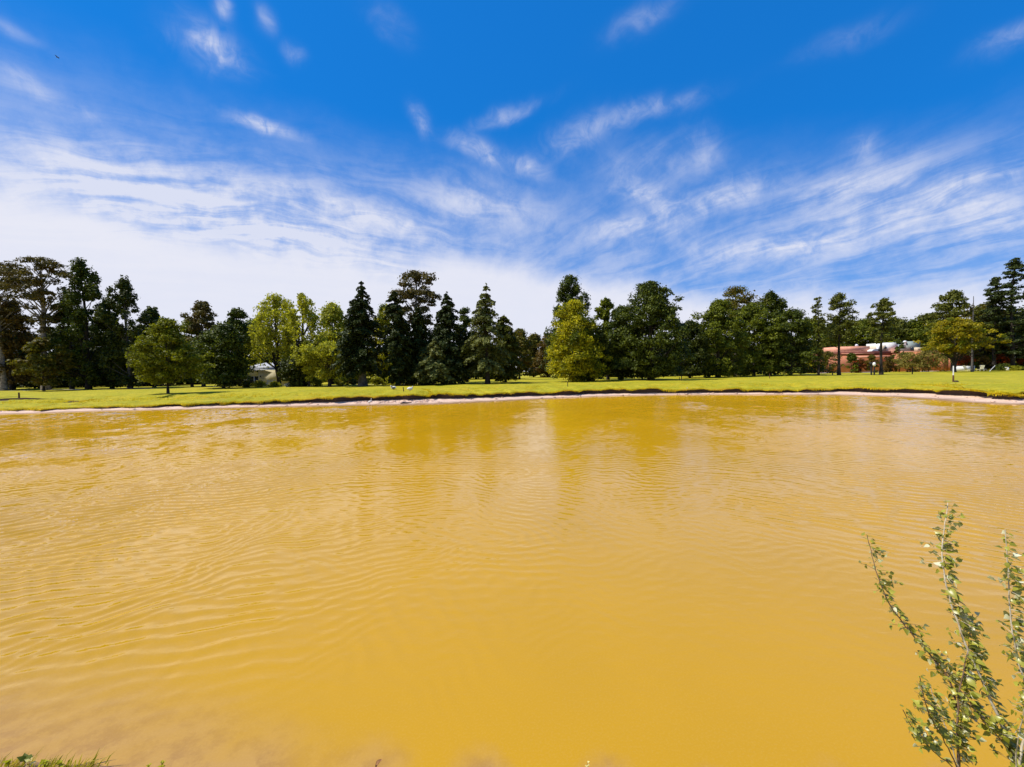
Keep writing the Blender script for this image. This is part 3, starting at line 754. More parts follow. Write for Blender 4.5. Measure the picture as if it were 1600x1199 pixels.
T('broad', 1491, 84, 498, 36, 552, 'golden-leaved low tree with flat-bottomed crown and two dark trunks', L_GOLD, 77, prof='round', nclump=90, per=80, cr=.55, leaf=.27, stems=2, tr=.22, flat=.85, gap=.35)
T('pine', 1582, 94, 402, 30, 560, 'tallest dark pine with tiered limbs at the right edge', L_CON, 78, name='pine_tree', prof='tall', nclump=110, per=80, cr=.62, leaf=.30, flat=.7, gap=.45, tr=.3)
T('pine', 1553, 96, 434, 20, 540, 'shorter tiered pine just left of the tallest right-edge pine', L_CON, 79, name='pine_tree', prof='column', nclump=54, per=80, cr=.8, leaf=.30, flat=.7, gap=.45)
T('broad', 1575, 100, 482, 42, 576, 'dense dark tree mass under the tallest right-edge pine', L_DEEP, 80, prof='dome', nclump=100, per=95, cr=.65, leaf=.34)
T('broad', 1625, 98, 470, 40, 576, 'dark green tree cut off by the right edge', L_DARK, 81, prof='dome', nclump=70, leaf=.34)
# trees hidden mass beyond the frame edges (reflected and seen from a step aside)
T('broad', -70, 74, 450, 60, 606, 'dark tree beyond the left edge of the view', L_DARK, 82, prof='dome', nclump=70, leaf=.34)
# dark wood filling behind the tree line
fill = [(-20, 96), (60, 98), (135, 96), (205, 99), (280, 96), (345, 98), (450, 100), (500, 104), (560, 98), (630, 96), (690, 99), (745, 103), (905, 104), (965, 100), (1030, 98), (1095, 102), (1150, 106), (1215, 110)]
for i, (x, yd) in enumerate(fill):
    wd_ = ('far left end of', 'behind the tallest eucalypt in', 'behind the tall dark feathery tree in', 'behind the ragged-topped tree in', 'behind the yellow-green lawn tree in', 'behind the dense round tree in',
           'behind the weeping trees in', 'behind the gnarled forked tree in', 'behind the leftmost cedar in', 'behind the narrow conifer in', 'behind the broad cedar in', 'behind the blue-green cedar in',
           'behind the yellow-leaved tree in', 'left behind the big black-green tree in', 'right behind the big black-green tree in', 'behind the left wide green tree in', 'behind the right wide green tree in', 'behind the dark round tree in')[i]
    T('broad', x, yd, 543 - (x - 800) * .0175 + (i * 37 % 11) - 8, 46, 612, 'low dark understorey tree ' + wd_ + ' the back row', (L_DEEP, L_DARK, L_MID, L_OLIVE)[(i * 7) % 4] if 380 < x < 620 else L_DEEP, 90 + i, prof='dome', nclump=50, per=60, leaf=.50, group='understorey trees behind the tree line')

# ------------------------------------------------------------------ shrubs
def shrub(px, Yd, top, hw, label, mat, seed, base=None, **k):
    kw = dict(prof='dome', nclump=22, per=75, leaf=.20, name='shrub', cat='shrub', tr=.05, cr=1.15)
    kw.update(k)
    return T('bush', px, Yd, top, hw, 610, label, mat, seed, base=base, **kw)
S = shrub
S(492, 64, 592, 15, 'low yellow-green garden shrub left of the gnarled forked tree', L_BRIGHT, 201, group=None)
S(535, 65, 592, 14, 'low yellow-green shrub right of the gnarled forked tree', L_BRIGHT, 202)
S(552, 66, 594, 9, 'small pale shrub touching the left of the thick cedar trunk', L_GREY, 203)
S(586, 63, 590, 12, 'sunny low shrub just right of the thick cedar trunk', L_BRIGHT, 204)
S(611, 64, 589, 13, 'sunny low shrub left of the narrow conifer trunk', L_BRIGHT, 205)
S(407, 64, 597, 12, 'low light shrub under the bungalow window', L_BRIGHT, 206)
S(430, 64, 598, 10, 'low light shrub right of the bungalow corner', L_BRIGHT, 207)
S(449, 62, 600, 5, 'small white-flowering shrub at the foot of the weeping tree', simple('flowers_white', (.7, .7, .68)), 208, nclump=10)
S(575, 72, 575, 9, 'upright yellow shrub behind the thick cedar trunk', L_YEL, 209)
S(385, 64, 596, 8, 'dark low shrub left of the bungalow window', L_DARK, 210)
S(1268, 98, 556, 9, 'green-yellow shrub before the left end of the house', L_YEL, 211, leaf=.28)
S(1293, 96, 550, 20, 'tall yellow-green shrub between the slimmest pine and the bushy pine', L_OLIVE, 212, leaf=.28, nclump=36)
S(1330, 97, 552, 10, 'green shrub before the salmon house wall right of the bushy pine', L_MID, 213, leaf=.28)
S(1345, 98, 562, 12, 'reddish shrub along the foot of the salmon wall', L_RED, 214, leaf=.26)
S(1362, 96, 556, 10, 'olive shrub left of the open-crowned pine trunk', L_OLIVE, 215, leaf=.28)
S(1390, 98, 558, 12, 'dark reddish shrub right of the open-crowned pine trunk', L_RUST, 216, leaf=.28)
S(1405, 97, 530, 9, 'dark narrow shrub in front of the white roof block', L_DARK, 217, leaf=.28, prof='column', nclump=26)
S(1418, 94, 552, 20, 'large pale arching shrub, left of the pair before the orange wall', L_GREY, 218, leaf=.28, nclump=40)
S(1450, 94, 550, 23, 'large arching shrub with yellow tips, right of the pair before orange wall', L_GREY, 219, leaf=.28, nclump=44)
S(1508, 99, 558, 14, 'rust-red shrub behind the white garden wall', L_RED, 220, leaf=.26)
S(1536, 97, 558, 10, 'brown twiggy shrub behind the deck chairs', L_RUST, 221, leaf=.26)
S(1547, 98, 556, 9, 'green shrub left of the rust-red domed shrub', L_MID, 222, leaf=.26)
S(1562, 98, 554, 11, 'domed rust-red shrub above the dark clipped bush', L_RED, 223, leaf=.24, prof='round')
S(1567, 92, 570, 11, 'dark clipped bush beside the leaning white pole', L_DARK, 224, leaf=.20)
S(1585, 93, 573, 11, 'low bright green shrub near the right edge', L_BRIGHT, 225, leaf=.22)
S(1599, 97, 556, 9, 'rust-orange shrub at the right edge', L_RED, 226, leaf=.26)
S(1612, 96, 560, 14, 'dark shrub at the right edge', L_DARK, 227, leaf=.26)
S(1520, 97, 566, 8, 'small dark shrub at the end of the white wall', L_DARK, 228, leaf=.24)

# ------------------------------------------------------------------ paths
pathm = simple('pale_gravel', (.55, .50, .42), (.42, .38, .30), 4, .9)
def strip(name, pts, w, mat, z=.01):
    m = MB(); V = []
    for i, (x, y) in enumerate(pts):
        V += [(x, y - w / 2, LAWN + float(undul(x, y)) + z), (x, y + w / 2, LAWN + float(undul(x, y)) + z + .0)]
    F = [(2 * i, 2 * i + 2, 2 * i + 3, 2 * i + 1) for i in range(len(pts) - 1)]
    m.add(V, F); return m.build(name, mat, kind='structure')
strip('path', [(x, 67 + 1.5 * math.sin(x * .12)) for x in np.linspace(-80, -12, 60)], 1.0, pathm, .04)
strip('driveway', [(x, 99 + 1.0 * math.sin(x * .08)) for x in np.linspace(66, 135, 60)], 3.6, pathm, .05)

# ------------------------------------------------------------------ red brick house on the right
brick, q, out = material('red_brick')
p = q.n.new('ShaderNodeBsdfPrincipled'); q.l.new(p.outputs[0], out.inputs[0]); p.inputs['Roughness'].default_value = .9
pos = coords(q); sp_ = q.n.new('ShaderNodeSeparateXYZ'); q.l.new(pos, sp_.inputs[0])
cv = q.n.new('ShaderNodeCombineXYZ'); q.l.new(q.m('ADD', sp_.outputs[0], sp_.outputs[1]), cv.inputs[0]); q.l.new(sp_.outputs[2], cv.inputs[1])
bt_ = q.n.new('ShaderNodeTexBrick'); q.l.new(cv.outputs[0], bt_.inputs[0]); bt_.inputs['Scale'].default_value = 2.2
bt_.inputs['Color1'].default_value = (.66, .20, .085, 1); bt_.inputs['Color2'].default_value = (.55, .14, .06, 1); bt_.inputs['Mortar'].default_value = (.45, .28, .20, 1)
q.l.new(q.mix(q.m('MULTIPLY', q.noise(pos, .7, 5, .6), .5), bt_.outputs[0], (.52, .24, .13)), p.inputs['Base Color'])
salmon = simple('salmon_render', (.80, .38, .25), (.70, .31, .19), 1.2, .85)
maroon = simple('maroon_brick', (.20, .055, .04), (.14, .04, .03), 3, .85)
whitew = simple('white_render', (.80, .79, .76), (.70, .69, .66), 1.5, .8)
greyw = simple('grey_green_cladding', (.33, .40, .38), (.28, .34, .33), 1.5, .6)
cream = simple('cream_render', (.66, .55, .40), (.55, .44, .30), 1.5, .8)
glass = simple('dark_glass', (.02, .025, .03), (.015, .02, .02), 2, .08, spec=.6)
metalw = simple('white_metal', (.75, .75, .76), (.65, .65, .66), 2, .4)

HY = 106.0
house = empty('brick_house', (at(1375, 580, HY).x, HY, LAWN), label='low red brick and salmon house with flat roofs and white upper block behind lawn pines', cat='house')
hx0, hz0 = house.location.x, house.location.z
def hblock(name, x1, x2, y1, y2, Yf, depth, mat, parent=house, label=None):
    """box whose front stands at Yf and covers photo columns x1..x2, rows y1..y2"""
    xc = (x1 + x2) / 2
    A, B = at(x1, y1, Yf), at(x2, y1, Yf); zt_ = at(xc, y1, Yf).z; zb_ = max(LAWN - .1, at(xc, y2, Yf).z)
    if y2 >= 580: zb_ = LAWN - .1
    m = MB(); m.box(((A.x + B.x) / 2 - hx0, Yf + depth / 2 - HY, (zt_ + zb_) / 2 - hz0), (abs(B.x - A.x), depth, zt_ - zb_))
    o = m.build(name, mat, parent)
    if label: o['label'] = label
    return o
hblock('main_wall', 1262, 1404, 555, 590, 106, 9, brick)
hblock('parapet', 1308, 1404, 549.5, 555.5, 105.8, 9.4, maroon, label='dark maroon parapet band')
hblock('cornice', 1316, 1366, 552, 553.2, 105.55, .4, salmon)
hblock('lower_wall_panel', 1330, 1402, 556, 560, 105.7, .4, salmon, label='salmon band along the wall')
hblock('lower_wall_panel', 1262, 1276, 562, 569, 105.6, .5, salmon, label='salmon panel at the left end')
hblock('lower_wall_panel', 1334, 1350, 561, 567, 105.65, .45, salmon, label='salmon panel behind shrubs')
up = hblock('upper_block', 1312, 1359, 541.5, 550, 109, 6, salmon, label='salmon upper roof block')
hblock('roof_edge', 1311, 1360, 550.2, 551.4, 108.7, 6.3, whitew)
hblock('white_block', 1384, 1403, 535.5, 549.5, 109, 6, whitew, label='white upper roof block')
hblock('white_block', 1378, 1384, 540, 549.5, 108.6, 5, cream, label='cream side of the white roof block')
hblock('window', 1382.5, 1386, 542.5, 545.5, 108.5, .2, glass)
hblock('grey_block', 1415, 1438, 533.5, 550, 110, 6, greyw, label='grey-green clad roof block')
hblock('window', 1424, 1433, 543.5, 549.6, 109.8, .25, glass)
hblock('cream_turret', 1433, 1442, 543, 550, 109, 4, cream)
hblock('window', 1435.5, 1437, 545, 546.5, 108.9, .15, glass)
hblock('window', 1438.6, 1440, 545, 546.5, 108.9, .15, glass)
wing = hblock('right_wall', 1404, 1476, 550, 590, 104, 11, brick, label='orange brick right wing wall')
hblock('coping', 1403, 1477, 548.6, 550.1, 103.9, 11.3, salmon)
hblock('corner_pier', 1473, 1482, 551, 590, 102.8, 1.3, brick, label='brick corner pier')
hblock('rear_wall', 1484, 1522, 556, 590, 107, 6, brick)
hblock('rear_upper_wall', 1486, 1512, 548, 556, 108, 5, greyw)
for x in (1340, 1356, 1386, 1296, 1284): hblock('window', x, x + 6.5, 570, 578, 105.85, .25, glass)
hblock('door', 1391, 1396, 567.5, 590, 105.85, .25, glass, label='dark doorway')
# vaulted skylight and roof tanks
m = MB(); A = at(1366, 549, 108.2); n = 10
va = [(A.x - hx0 + s * 1.15 * math.cos(a_), dy, A.z - hz0 + .55 * math.sin(a_)) for dy in (1.5, 4.5) for a_ in np.linspace(0, math.pi, n) for s in (1,)]
m.add(va, [(i, i + 1, n + i + 1, n + i) for i in range(n - 1)]); m.add(va, [(0, k, k + 1, k + 1) for k in range(1, n - 1)]); m.build('roof_vault', whitew, house)
for x, y, r in ((1338.5, 540.0, .36), (1409, 537, .42), (1414, 534.5, .40)):
    A = at(x, y, 110); m = MB(); m.ball((A.x - hx0, 4, A.z - hz0), (r, r, r * .9)); m.tube([(A.x - hx0, 4, A.z - hz0 - .9), (A.x - hx0, 4, A.z - hz0)], .25, 8)
    m.build('roof_tank', metalw, house, smooth=True, label='small white roof tank')
hblock('chimney', 1372, 1374.5, 541, 549, 107.5, .5, whitew)

# white garden wall, deck chairs, leaning pole, small white post
def scene_box(name, x1, x2, y1, y2, Yf, depth, mat, **k):
    A = at(x1, y1, Yf); B = at(x2, y1, Yf); z1 = at((x1 + x2) / 2, y1, Yf).z
    m = MB(); hgt_ = z1 - LAWN + .1
    m.box((0, 0, hgt_ / 2 - .1), (B.x - A.x, depth, hgt_))
    m.box((0, 0, hgt_ - .1 + .03), (B.x - A.x + .08, depth + .08, .06))
    return m.build(name, mat, loc=((A.x + B.x) / 2, Yf, LAWN), **k)
scene_box('garden_wall', 1493, 1522, 572.5, 582, 95.5, .35, whitew, label='short white garden wall behind the golden tree trunks', cat='wall')
slat = simple('chair_fabric_pale', (.66, .64, .42), (.55, .52, .33), 4, .7)
def deck_chair(px, Yd, rz, label, white=False):
    P = at(px, 580, Yd); r = empty('deck_chair', (P.x, Yd, LAWN), rz, label=label, cat='deck chair', group='deck chairs on the right lawn')
    mt = metalw if white else slat
    m = MB(); m.box((0, 0, .38), (1.1, .6, .06)); m.build('seat', mt, r)
    m = MB(); m.tube([(.52, -.28, .4), (1.0, -.28, 1.25)], .03, 5); m.tube([(.52, .28, .4), (1.0, .28, 1.25)], .03, 5); 
    for k in range(6):
        t = .1 + k * .17; m.box((.52 + .48 * t, 0, .4 + .85 * t), (.04, .56, .10))
    m.build('backrest', mt, r)
    for sx in (-.48, .46):
        for sy in (-.27, .27):
            m = MB(); m.tube([(sx, sy, .38), (sx * 1.08, sy, 0)], .028, 5); m.build('leg', mt, r)
deck_chair(1514, 93, math.pi * .96, 'pale yellow deck chair facing left, before the white garden wall')
deck_chair(1531, 92.5, math.pi * .08, 'pale deck chair with raised back to the right of the dead tree')
deck_chair(1537, 94, math.pi * 1.1, 'rearmost pale deck chair, beside the brown twiggy shrub', True)
A = at(1546, 583, 90); m = MB(); B = at(1555.5, 571.5, 90)
m.tube([(0, 0, -.05), (B.x - A.x, .1, B.z - LAWN)], .045, 6); m.build('leaning_pole', metalw, loc=(A.x, 90, LAWN), label='white pole leaning right beside the dark clipped bush', cat='pole')
A = at(1574, 580, 90); m = MB(); m.box((0, 0, .35), (.35, .3, .6)); m.box((-.12, 0, .72), (.5, .34, .12)); m.build('garden_post', whitew, loc=(A.x, 90, LAWN), label='small white garden pedestal right of the dark clipped bush', cat='pedestal')

# ------------------------------------------------------------------ cream bungalow on the left
BY = 74.0
bung = empty('bungalow', (at(408, 600, BY).x, BY, LAWN), label='cream bungalow with grey hipped roof half hidden by weeping tree', cat='house')
bx0 = bung.location.x
def P2(px, py, Yf): a = at(px, py, Yf); return a.x - bx0, a.z - LAWN
x1, zt1 = P2(372, 578.5, BY); x2, _ = P2(452, 578.5, BY)
stone, q, out = material('cream_stone')
p = q.n.new('ShaderNodeBsdfPrincipled'); q.l.new(p.outputs[0], out.inputs[0]); p.inputs['Roughness'].default_value = .9
pos = coords(q); vo = q.n.new('ShaderNodeTexVoronoi'); vo.inputs['Scale'].default_value = 2.2; q.l.new(pos, vo.inputs[0])
q.l.new(q.mix(vo.outputs['Color'], (.50, .43, .26), (.62, .56, .38)), p.inputs['Base Color'])
m = MB(); wz = zt1
winx1, _ = P2(388, 588, BY); winx2, _ = P2(403.5, 588, BY); _, wtop = P2(396, 587.5, BY)
m.box(((x1 + winx1) / 2, 3, wz / 2), (winx1 - x1, 6, wz)); m.box(((x2 + winx2) / 2, 3, wz / 2), (x2 - winx2, 6, wz))
m.box(((winx1 + winx2) / 2, 3.0, (wz + wtop) / 2), (winx2 - winx1, 5.98, wz - wtop)); m.build('wall', stone, bung)
m = MB(); m.box(((winx1 + winx2) / 2, .3, wtop / 2), (winx2 - winx1, .05, wtop)); wdw = m.build('window', glass, bung)
m = MB(); m.box(((winx1 + winx2) / 2, .22, wtop / 2), (.09, .08, wtop)); m.box(((winx1 + winx2) / 2, .22, wtop - .05), (winx2 - winx1 - .02, .08, .10)); m.build('frame', metalw, wdw)
m = MB(); e = .55; rz_ = wz + 1.15
V = [(x1 - e, -e, wz), (x2 + e, -e, wz), (x2 + e, 6 + e, wz), (x1 - e, 6 + e, wz), (x1 + 3.0, 3, rz_ + .15), (x2 - 3.0, 3, rz_ + .15)]
m.add(V, [(0, 1, 5, 4), (2, 3, 4, 5), (1, 2, 5, 5), (3, 0, 4, 4), (0, 3, 2, 1)]); m.build('roof', simple('slate_grey_roof', (.45, .45, .47), (.34, .34, .36), 6, .6), bung)
m = MB(); m.box(((x1 + x2) / 2, -e - .02, wz - .06), (x2 - x1 + 2 * e, .06, .14)); m.build('gutter', metalw, bung)
lx, lz = P2(407.5, 588.5, BY); m = MB(); m.box((lx, -.08, lz), (.14, .16, .3)); m.build('wall_lamp', glass, bung)
# garden seat beside the bungalow
A = at(423, 600, 69); gs = empty('garden_bench', (A.x, 69, LAWN), .1, label='white garden bench right of the bungalow corner', cat='bench')
m = MB(); m.box((0, 0, .45), (1.3, .45, .06)); m.build('seat', metalw, gs)
m = MB(); m.box((0, .22, .95), (1.3, .05, .10)); m.box((0, .22, .75), (1.3, .05, .07)); m.tube([(-.6, .22, .4), (-.66, .25, 1.05)], .03, 4); m.tube([(.6, .22, .4), (.66, .25, 1.05)], .03, 4); m.build('backrest', metalw, gs)
for sx in (-.6, .6):
    for sy in (-.2, .2):
        m = MB(); m.tube([(sx, sy, .43), (sx, sy, 0)], .03, 4); m.build('leg', metalw, gs)

# ------------------------------------------------------------------ stakes and posts
woodm = simple('weathered_wood', (.16, .075, .04), (.07, .035, .02), 12, .9, .01, 40)
darkpost = simple('dark_post', (.03, .028, .025), (.02, .018, .016), 8, .8)
def stake(px, ytop, ybase, label, mat=woodm, r=.06, name='wooden_stake', cat='stake', lean=0.0, topmat=None):
    d = 0
    # march along the ray until it meets the ground
    rr = ray(px, ybase); t = 20.0
    while t < 140:
        p_ = Vector((0, 0, H)) + rr * t
        if p_.z <= ground(p_.x, p_.y): break
        t += .25
    top_z = at(px, ytop, p_.y).z; gz_ = ground(p_.x, p_.y); h_ = top_z - gz_
    if topmat:
        o = empty(name, (p_.x, p_.y, gz_), label=label, cat=cat)
        m = MB(); m.tube([(0, 0, -.05), (0, 0, h_ * .42)], [r * 1.25, r * 1.1], 7); m.build('lower_post', mat, o)
        m = MB(); m.tube([(0, 0, h_ * .4), (lean * h_, 0, h_)], [r * .9, r * .8], 7); m.build('upper_post', topmat, o, label='pale upper half')
        m = MB(); m.ball((.22, 0, .02), (.28, .2, .10), 8, 5, .15, np.random.default_rng(3)); m.build('soil_mound', soil, o)
    else:
        m = MB(); m.tube([(0, 0, -.05), (lean * h_ * .5, 0, h_ * .5), (lean * h_, 0, h_)], [r, r * .95, r * .85], 7)
        o = m.build(name, mat, loc=(p_.x, p_.y, gz_), label=label, cat=cat)
    return p_
gS = None
stake(30, 613.5, 623.5, 'short reddish wooden stake on the lawn at far left', r=.07)
stake(631, 605, 613, 'short dark stake between the two white ducks', darkpost, r=.05, lean=-.12)
stake(887, 597, 604, 'thin stake before the yellow-leaved tree', darkpost, r=.04)
stake(1061.5, 589, 594.5, 'left short stake under the black-green tree edge', darkpost, r=.05)
stake(1064.8, 587, 595.5, 'taller right stake with pale tag under the black-green tree edge', darkpost, r=.06)
stake(1202.5, 584, 591.8, 'thin red stake on the lawn before the wide green trees', woodm, r=.05)
stake(1215.5, 579, 587.0, 'dark post right behind the thin red stake', darkpost, r=.09, name='dark_post', cat='post')
stake(1301, 580.5, 587.0, 'dark post between the slimmest pine and the bushy pine', darkpost, r=.09, name='dark_post', cat='post')
stake(1425.5, 573, 585.0, 'dark post before the pale arching shrubs', darkpost, r=.08, name='dark_post', cat='post')
stake(1489.5, 572, 597, 'tall two-tone pole, pale above and brown below, before the golden tree', woodm, r=.055, name='lawn_pole', cat='pole', topmat=whitew)
# post with a white cap
A = at(1366, 586, 73); gp = empty('capped_post', (A.x, 73, LAWN), label='dark garden post with white rounded cap left of the open-crowned pine', cat='post')
m = MB(); m.tube([(.0, 0, 0), (.02, 0, 1.55)], [.12, .09], 8); m.build('post', darkpost, gp)
m = MB(); m.ball((-.02, 0, 1.85), (.24, .24, .36), 10, 8); m.build('cap', whitew, gp, smooth=True)
A = at(1361.5, 586, 73.3); m = MB(); m.tube([(0, 0, 0), (-.02, 0, 1.75)], [.12, .16], 7); m.box((-.05, 0, 1.95), (.45, .3, .5)); m.build('dark_post', darkpost, loc=(A.x, 73.3, LAWN), label='dark boxed post standing left of the white-capped post', cat='post')

# ------------------------------------------------------------------ birds
feath = simple('white_feathers', (.78, .75, .70), (.62, .58, .52), 9, .8)
blackf = simple('black_feathers', (.02, .02, .022), (.03, .028, .025), 9, .6)
beak = simple('orange_beak', (.55, .22, .04), (.45, .18, .03), 9, .5)
def duck(px, py, flip, label, cap):
    rr = ray(px, py); t = 20
    while t < 100:
        p_ = Vector((0, 0, H)) + rr * t
        if p_.z <= ground(p_.x, p_.y): break
        t += .2
    o = empty('duck', (p_.x, p_.y, ground(p_.x, p_.y)), math.pi if flip else 0, label=label, cat='duck', group='ducks resting on the lawn')
    m = MB(); th = np.linspace(0, 1, 9)
    m.tube(np.column_stack([-.30 + .56 * th, 0 * th, .20 + .05 * np.sin(th * 3.1) + .06 * (1 - th) ** 3]), [.02, .08, .13, .165, .18, .175, .15, .10, .04], 10)
    m.tube([(.16, 0, .24), (.24, 0, .34), (.25, 0, .42)], [.085, .06, .05], 8); m.ball((.27, 0, .45), (.075, .058, .06), 9, 7)
    m.build('body', feath, o, smooth=True)
    m = MB(); m.tube([(.32, 0, .445), (.42, 0, .43)], [.025, .012], 6); m.build('beak', beak, o)
    for s in (-1, 1):
        m = MB(); m.ball((-.03, s * .15, .25), (.21, .035, .095), 9, 6); m.build('wing', blackf if cap else feath, o, smooth=True)
        m = MB(); m.tube([(0, s * .06, .09), (.02, s * .06, 0)], .016, 5); m.box((.05, s * .06, .006), (.09, .06, .012)); m.build('foot', beak, o)
    if cap:
        m = MB(); m.ball((.15, 0, .33), (.12, .12, .12), 9, 6); m.build('breast', blackf, o, smooth=True)
duck(615, 610, True, 'black and white duck left of the short dark stake', True)
duck(640.5, 611.5, False, 'all-white duck right of the short dark stake', False)
P = hit(578, 633.8, 0.0)
eg = empty('egret', (P.x, P.y, 0.02), .4, label='small white egret standing at the water edge below the ducks', cat='egret')
m = MB(); m.tube([(-.20, 0, .20), (-.1, 0, .24), (.02, 0, .30), (.10, 0, .34), (.13, 0, .42), (.10, 0, .50), (.14, 0, .57)], [.015, .06, .09, .06, .028, .022, .03], 8); m.build('body', feath, eg, smooth=True)
m = MB(); m.tube([(.15, 0, .57), (.26, 0, .55)], [.014, .003], 5); m.build('beak', darkpost, eg)
for s in (-1, 1):
    m = MB(); m.tube([(0, s * .03, .25), (0, s * .03, -.04)], .009, 4); m.build('leg', darkpost, eg)
# bird on the wing
Pb = at(90, 90, 38); fb = empty('flying_bird', Pb, .2, label='tiny dark bird flying high in the upper left sky', cat='bird')
m = MB(); m.tube([(-.12, 0, 0), (-.04, 0, .01), (.06, 0, .01), (.13, 0, 0)], [.006, .028, .03, .006], 6); m.build('body', blackf, fb)
for s in (-1, 1):
    m = MB(); m.add([(-.05, s * .02, .01), (.05, s * .02, .01), (.0, s * .16, .07), (-.07, s * .15, .065), (-.06, s * .27, .03)], [(0, 1, 2, 3), (3, 2, 4, 4)]); m.build('wing', blackf, fb)

# ------------------------------------------------------------------ far bank details
rng = np.random.default_rng(77)
tuftm = leafmat('bank_grass', (.24, .22, .006), (.56, .47, .025), (.44, .33, .06), .35, .7, patch=.6, spec=.1)
def blades(m, base_, hgt_, wid_, rng, lean=.4):
    n = len(base_)
    a = rng.uniform(0, 6.283, n); dx = np.column_stack([np.cos(a), np.sin(a), np.zeros(n)])
    l_ = rng.standard_normal((n, 3)) * lean; l_[:, 2] = 0
    h_ = hgt_ * rng.uniform(.5, 1.3, (n, 1))
    tip = base_ + np.array([0, 0, 1.]) * h_ + l_ * h_
    v = np.stack([base_ - dx * wid_ / 2, base_ + dx * wid_ / 2, tip], 1).reshape(-1, 3)
    f = np.arange(n)[:, None] * 3 + np.array([0, 1, 2, 2])[None]; m.add(v, f)
farsel = np.where(SH[:, 1] > 18)[0]
m = MB()
def along(k):
    i_ = rng.choice(farsel, k); u_ = rng.uniform(0, 1, k); j_ = (i_ + 1) % NS
    L_ = lambda a: a[i_] * (1 - u_) + a[j_] * u_ if a.ndim == 1 else a[i_] * (1 - u_)[:, None] + a[j_] * u_[:, None]
    return L_(SH), L_(nrm), L_(bt), L_(btS), L_(zt), L_(shag)
shag = np.clip(.5 + .5 * smoothnoise(NS, 6, rng), .05, 1.6)
k = 15000
S_, N_, B0, B1, Z_, G_ = along(k); dd = rng.uniform(-.12, .25, k)
base_ = S_ + N_ * (B0 + dd)[:, None]
zz = Z_ + np.clip(dd, -.1, 1) * .05
blades(m, np.column_stack([base_, zz - .05]), .15, .06, rng, .9)
# overhanging blades that break up the lip
k = 9000
S_, N_, B0, B1, Z_, G_ = along(k); b_ = S_ + N_ * (B0 - .05)[:, None]
bb = np.column_stack([b_, Z_ + .01]); tip = bb + np.column_stack([-N_ * rng.uniform(.03, .12, (k, 1)), -rng.uniform(.02, .22, k) * G_])
sdv = np.column_stack([-N_[:, 1], N_[:, 0], np.zeros(k)]) * rng.uniform(.02, .06, (k, 1))
m.add(np.stack([bb - sdv, bb + sdv, tip], 1).reshape(-1, 3), np.arange(k)[:, None] * 3 + np.array([0, 1, 2, 2])[None])
# grass over the slope
k = 60000
S_, N_, B0, B1, Z_, G_ = along(k); e = rng.uniform(0, 1, k) ** 1.3 * 9
fe = np.minimum(e / 2.5, 1); b_ = S_ + N_ * (B0 * (1 - fe) + B1 * fe + e)[:, None]
zz = np.interp(e, [0, .8, 1.8, 3, 5, 7, 10], [0, .06, .12, .2, .28, .37, .38]) 
zfull = np.where(e < 3, Z_ + zz, Z_ * np.clip((7 - e) / 8, 0, .62) + (LAWN - .03) * (1 - np.clip((7 - e) / 8, 0, .62)))
zfull = zfull + undul(b_[:, 0], b_[:, 1]) * np.clip((e - 3) / 2, 0, 1)
blades(m, np.column_stack([b_, zfull - .05]), .085, .05, rng, .7)
m.build('grass', tuftm, kind='stuff')

# clods and stones on the beach
m = MB(); rk = np.random.default_rng(9)
for i in range(260):
    j = int(rk.choice(farsel)); u = rk.uniform(.25, 1.0)
    if rk.uniform() < .5:
        cand = farsel[(SH[farsel, 0] > -14) & (SH[farsel, 0] < -6)]; j = int(rk.choice(cand)); u = rk.uniform(.5, 1.02)
    p_ = SH[j] + nrm[j] * BW[j] * u; s = rk.uniform(.03, .13)
    m.ball((p_[0], p_[1], .12 * u + s * .2), (s * rk.uniform(.8, 1.6), s, s * .6), 6, 4, .18, rk)
m.build('stones', soil, kind='stuff')

# eroded ledge at the left, above the beach
m = MB()
n = 70
xs = np.linspace(0, 105, n)
rows_ = [[], [], [], []]
for i, x in enumerate(xs):
    y_ = 629 + 1.2 * math.sin(x * .11) + rk.uniform(-.5, .5) - x * .012
    A = at(x - 8, y_, 39.6); A.z = ground(A.x, A.y)
    w_ = 1 - abs(x - 48) / 58
    rows_[0].append((A.x, A.y + .30, A.z + .04)); rows_[1].append((A.x, A.y - .02 + rk.uniform(-.05, .05), A.z + .06 + .16 * w_)); rows_[2].append((A.x, A.y + .08, A.z + .03)); rows_[3].append((A.x, A.y - .45, A.z - .06))
m.add(np.vstack(rows_), [(r_ * n + i, r_ * n + i + 1, (r_ + 1) * n + i + 1, (r_ + 1) * n + i) for r_ in range(3) for i in range(n - 1)])
m.build('eroded_ledge', simple('dark_earth', (.07, .04, .022), (.03, .018, .010), 5, .9, .05, 10), kind='structure')

# rotten log and driftwood heap at the left shore
logm = simple('black_log', (.022, .016, .014), (.045, .03, .022), 5, .9, .03, 14)
A = at(90, 638, 37.6); B = at(137, 628.5, 38.6)
lg = empty('fallen_log', (A.x, A.y, .25), label='thick black fallen log slanting up the left bank', cat='log')
pts = [np.array((t * (B.x - A.x), t * (B.y - A.y), t * (B.z - .25) + .05 * math.sin(t * 5))) for t in np.linspace(0, 1, 9)]
m = MB(); m.tube(pts[:-1], [.10, .16, .20, .24, .27, .26, .22, .15], 9); m.build('trunk', logm, lg, smooth=True)
m = MB(); m.tube(pts[-2:], [.15, .12], 9); m.build('sawn_end', simple('pale_cut_wood', (.62, .45, .20), (.5, .35, .15), 6, .8), lg)
dw = simple('bleached_wood', (.62, .56, .44), (.45, .38, .28), 8, .85)
A = at(98, 642, 36.6); dr_ = empty('driftwood_heap', (A.x, A.y, .05), label='tangled heap of bleached driftwood at the water edge below the black log', cat='driftwood')
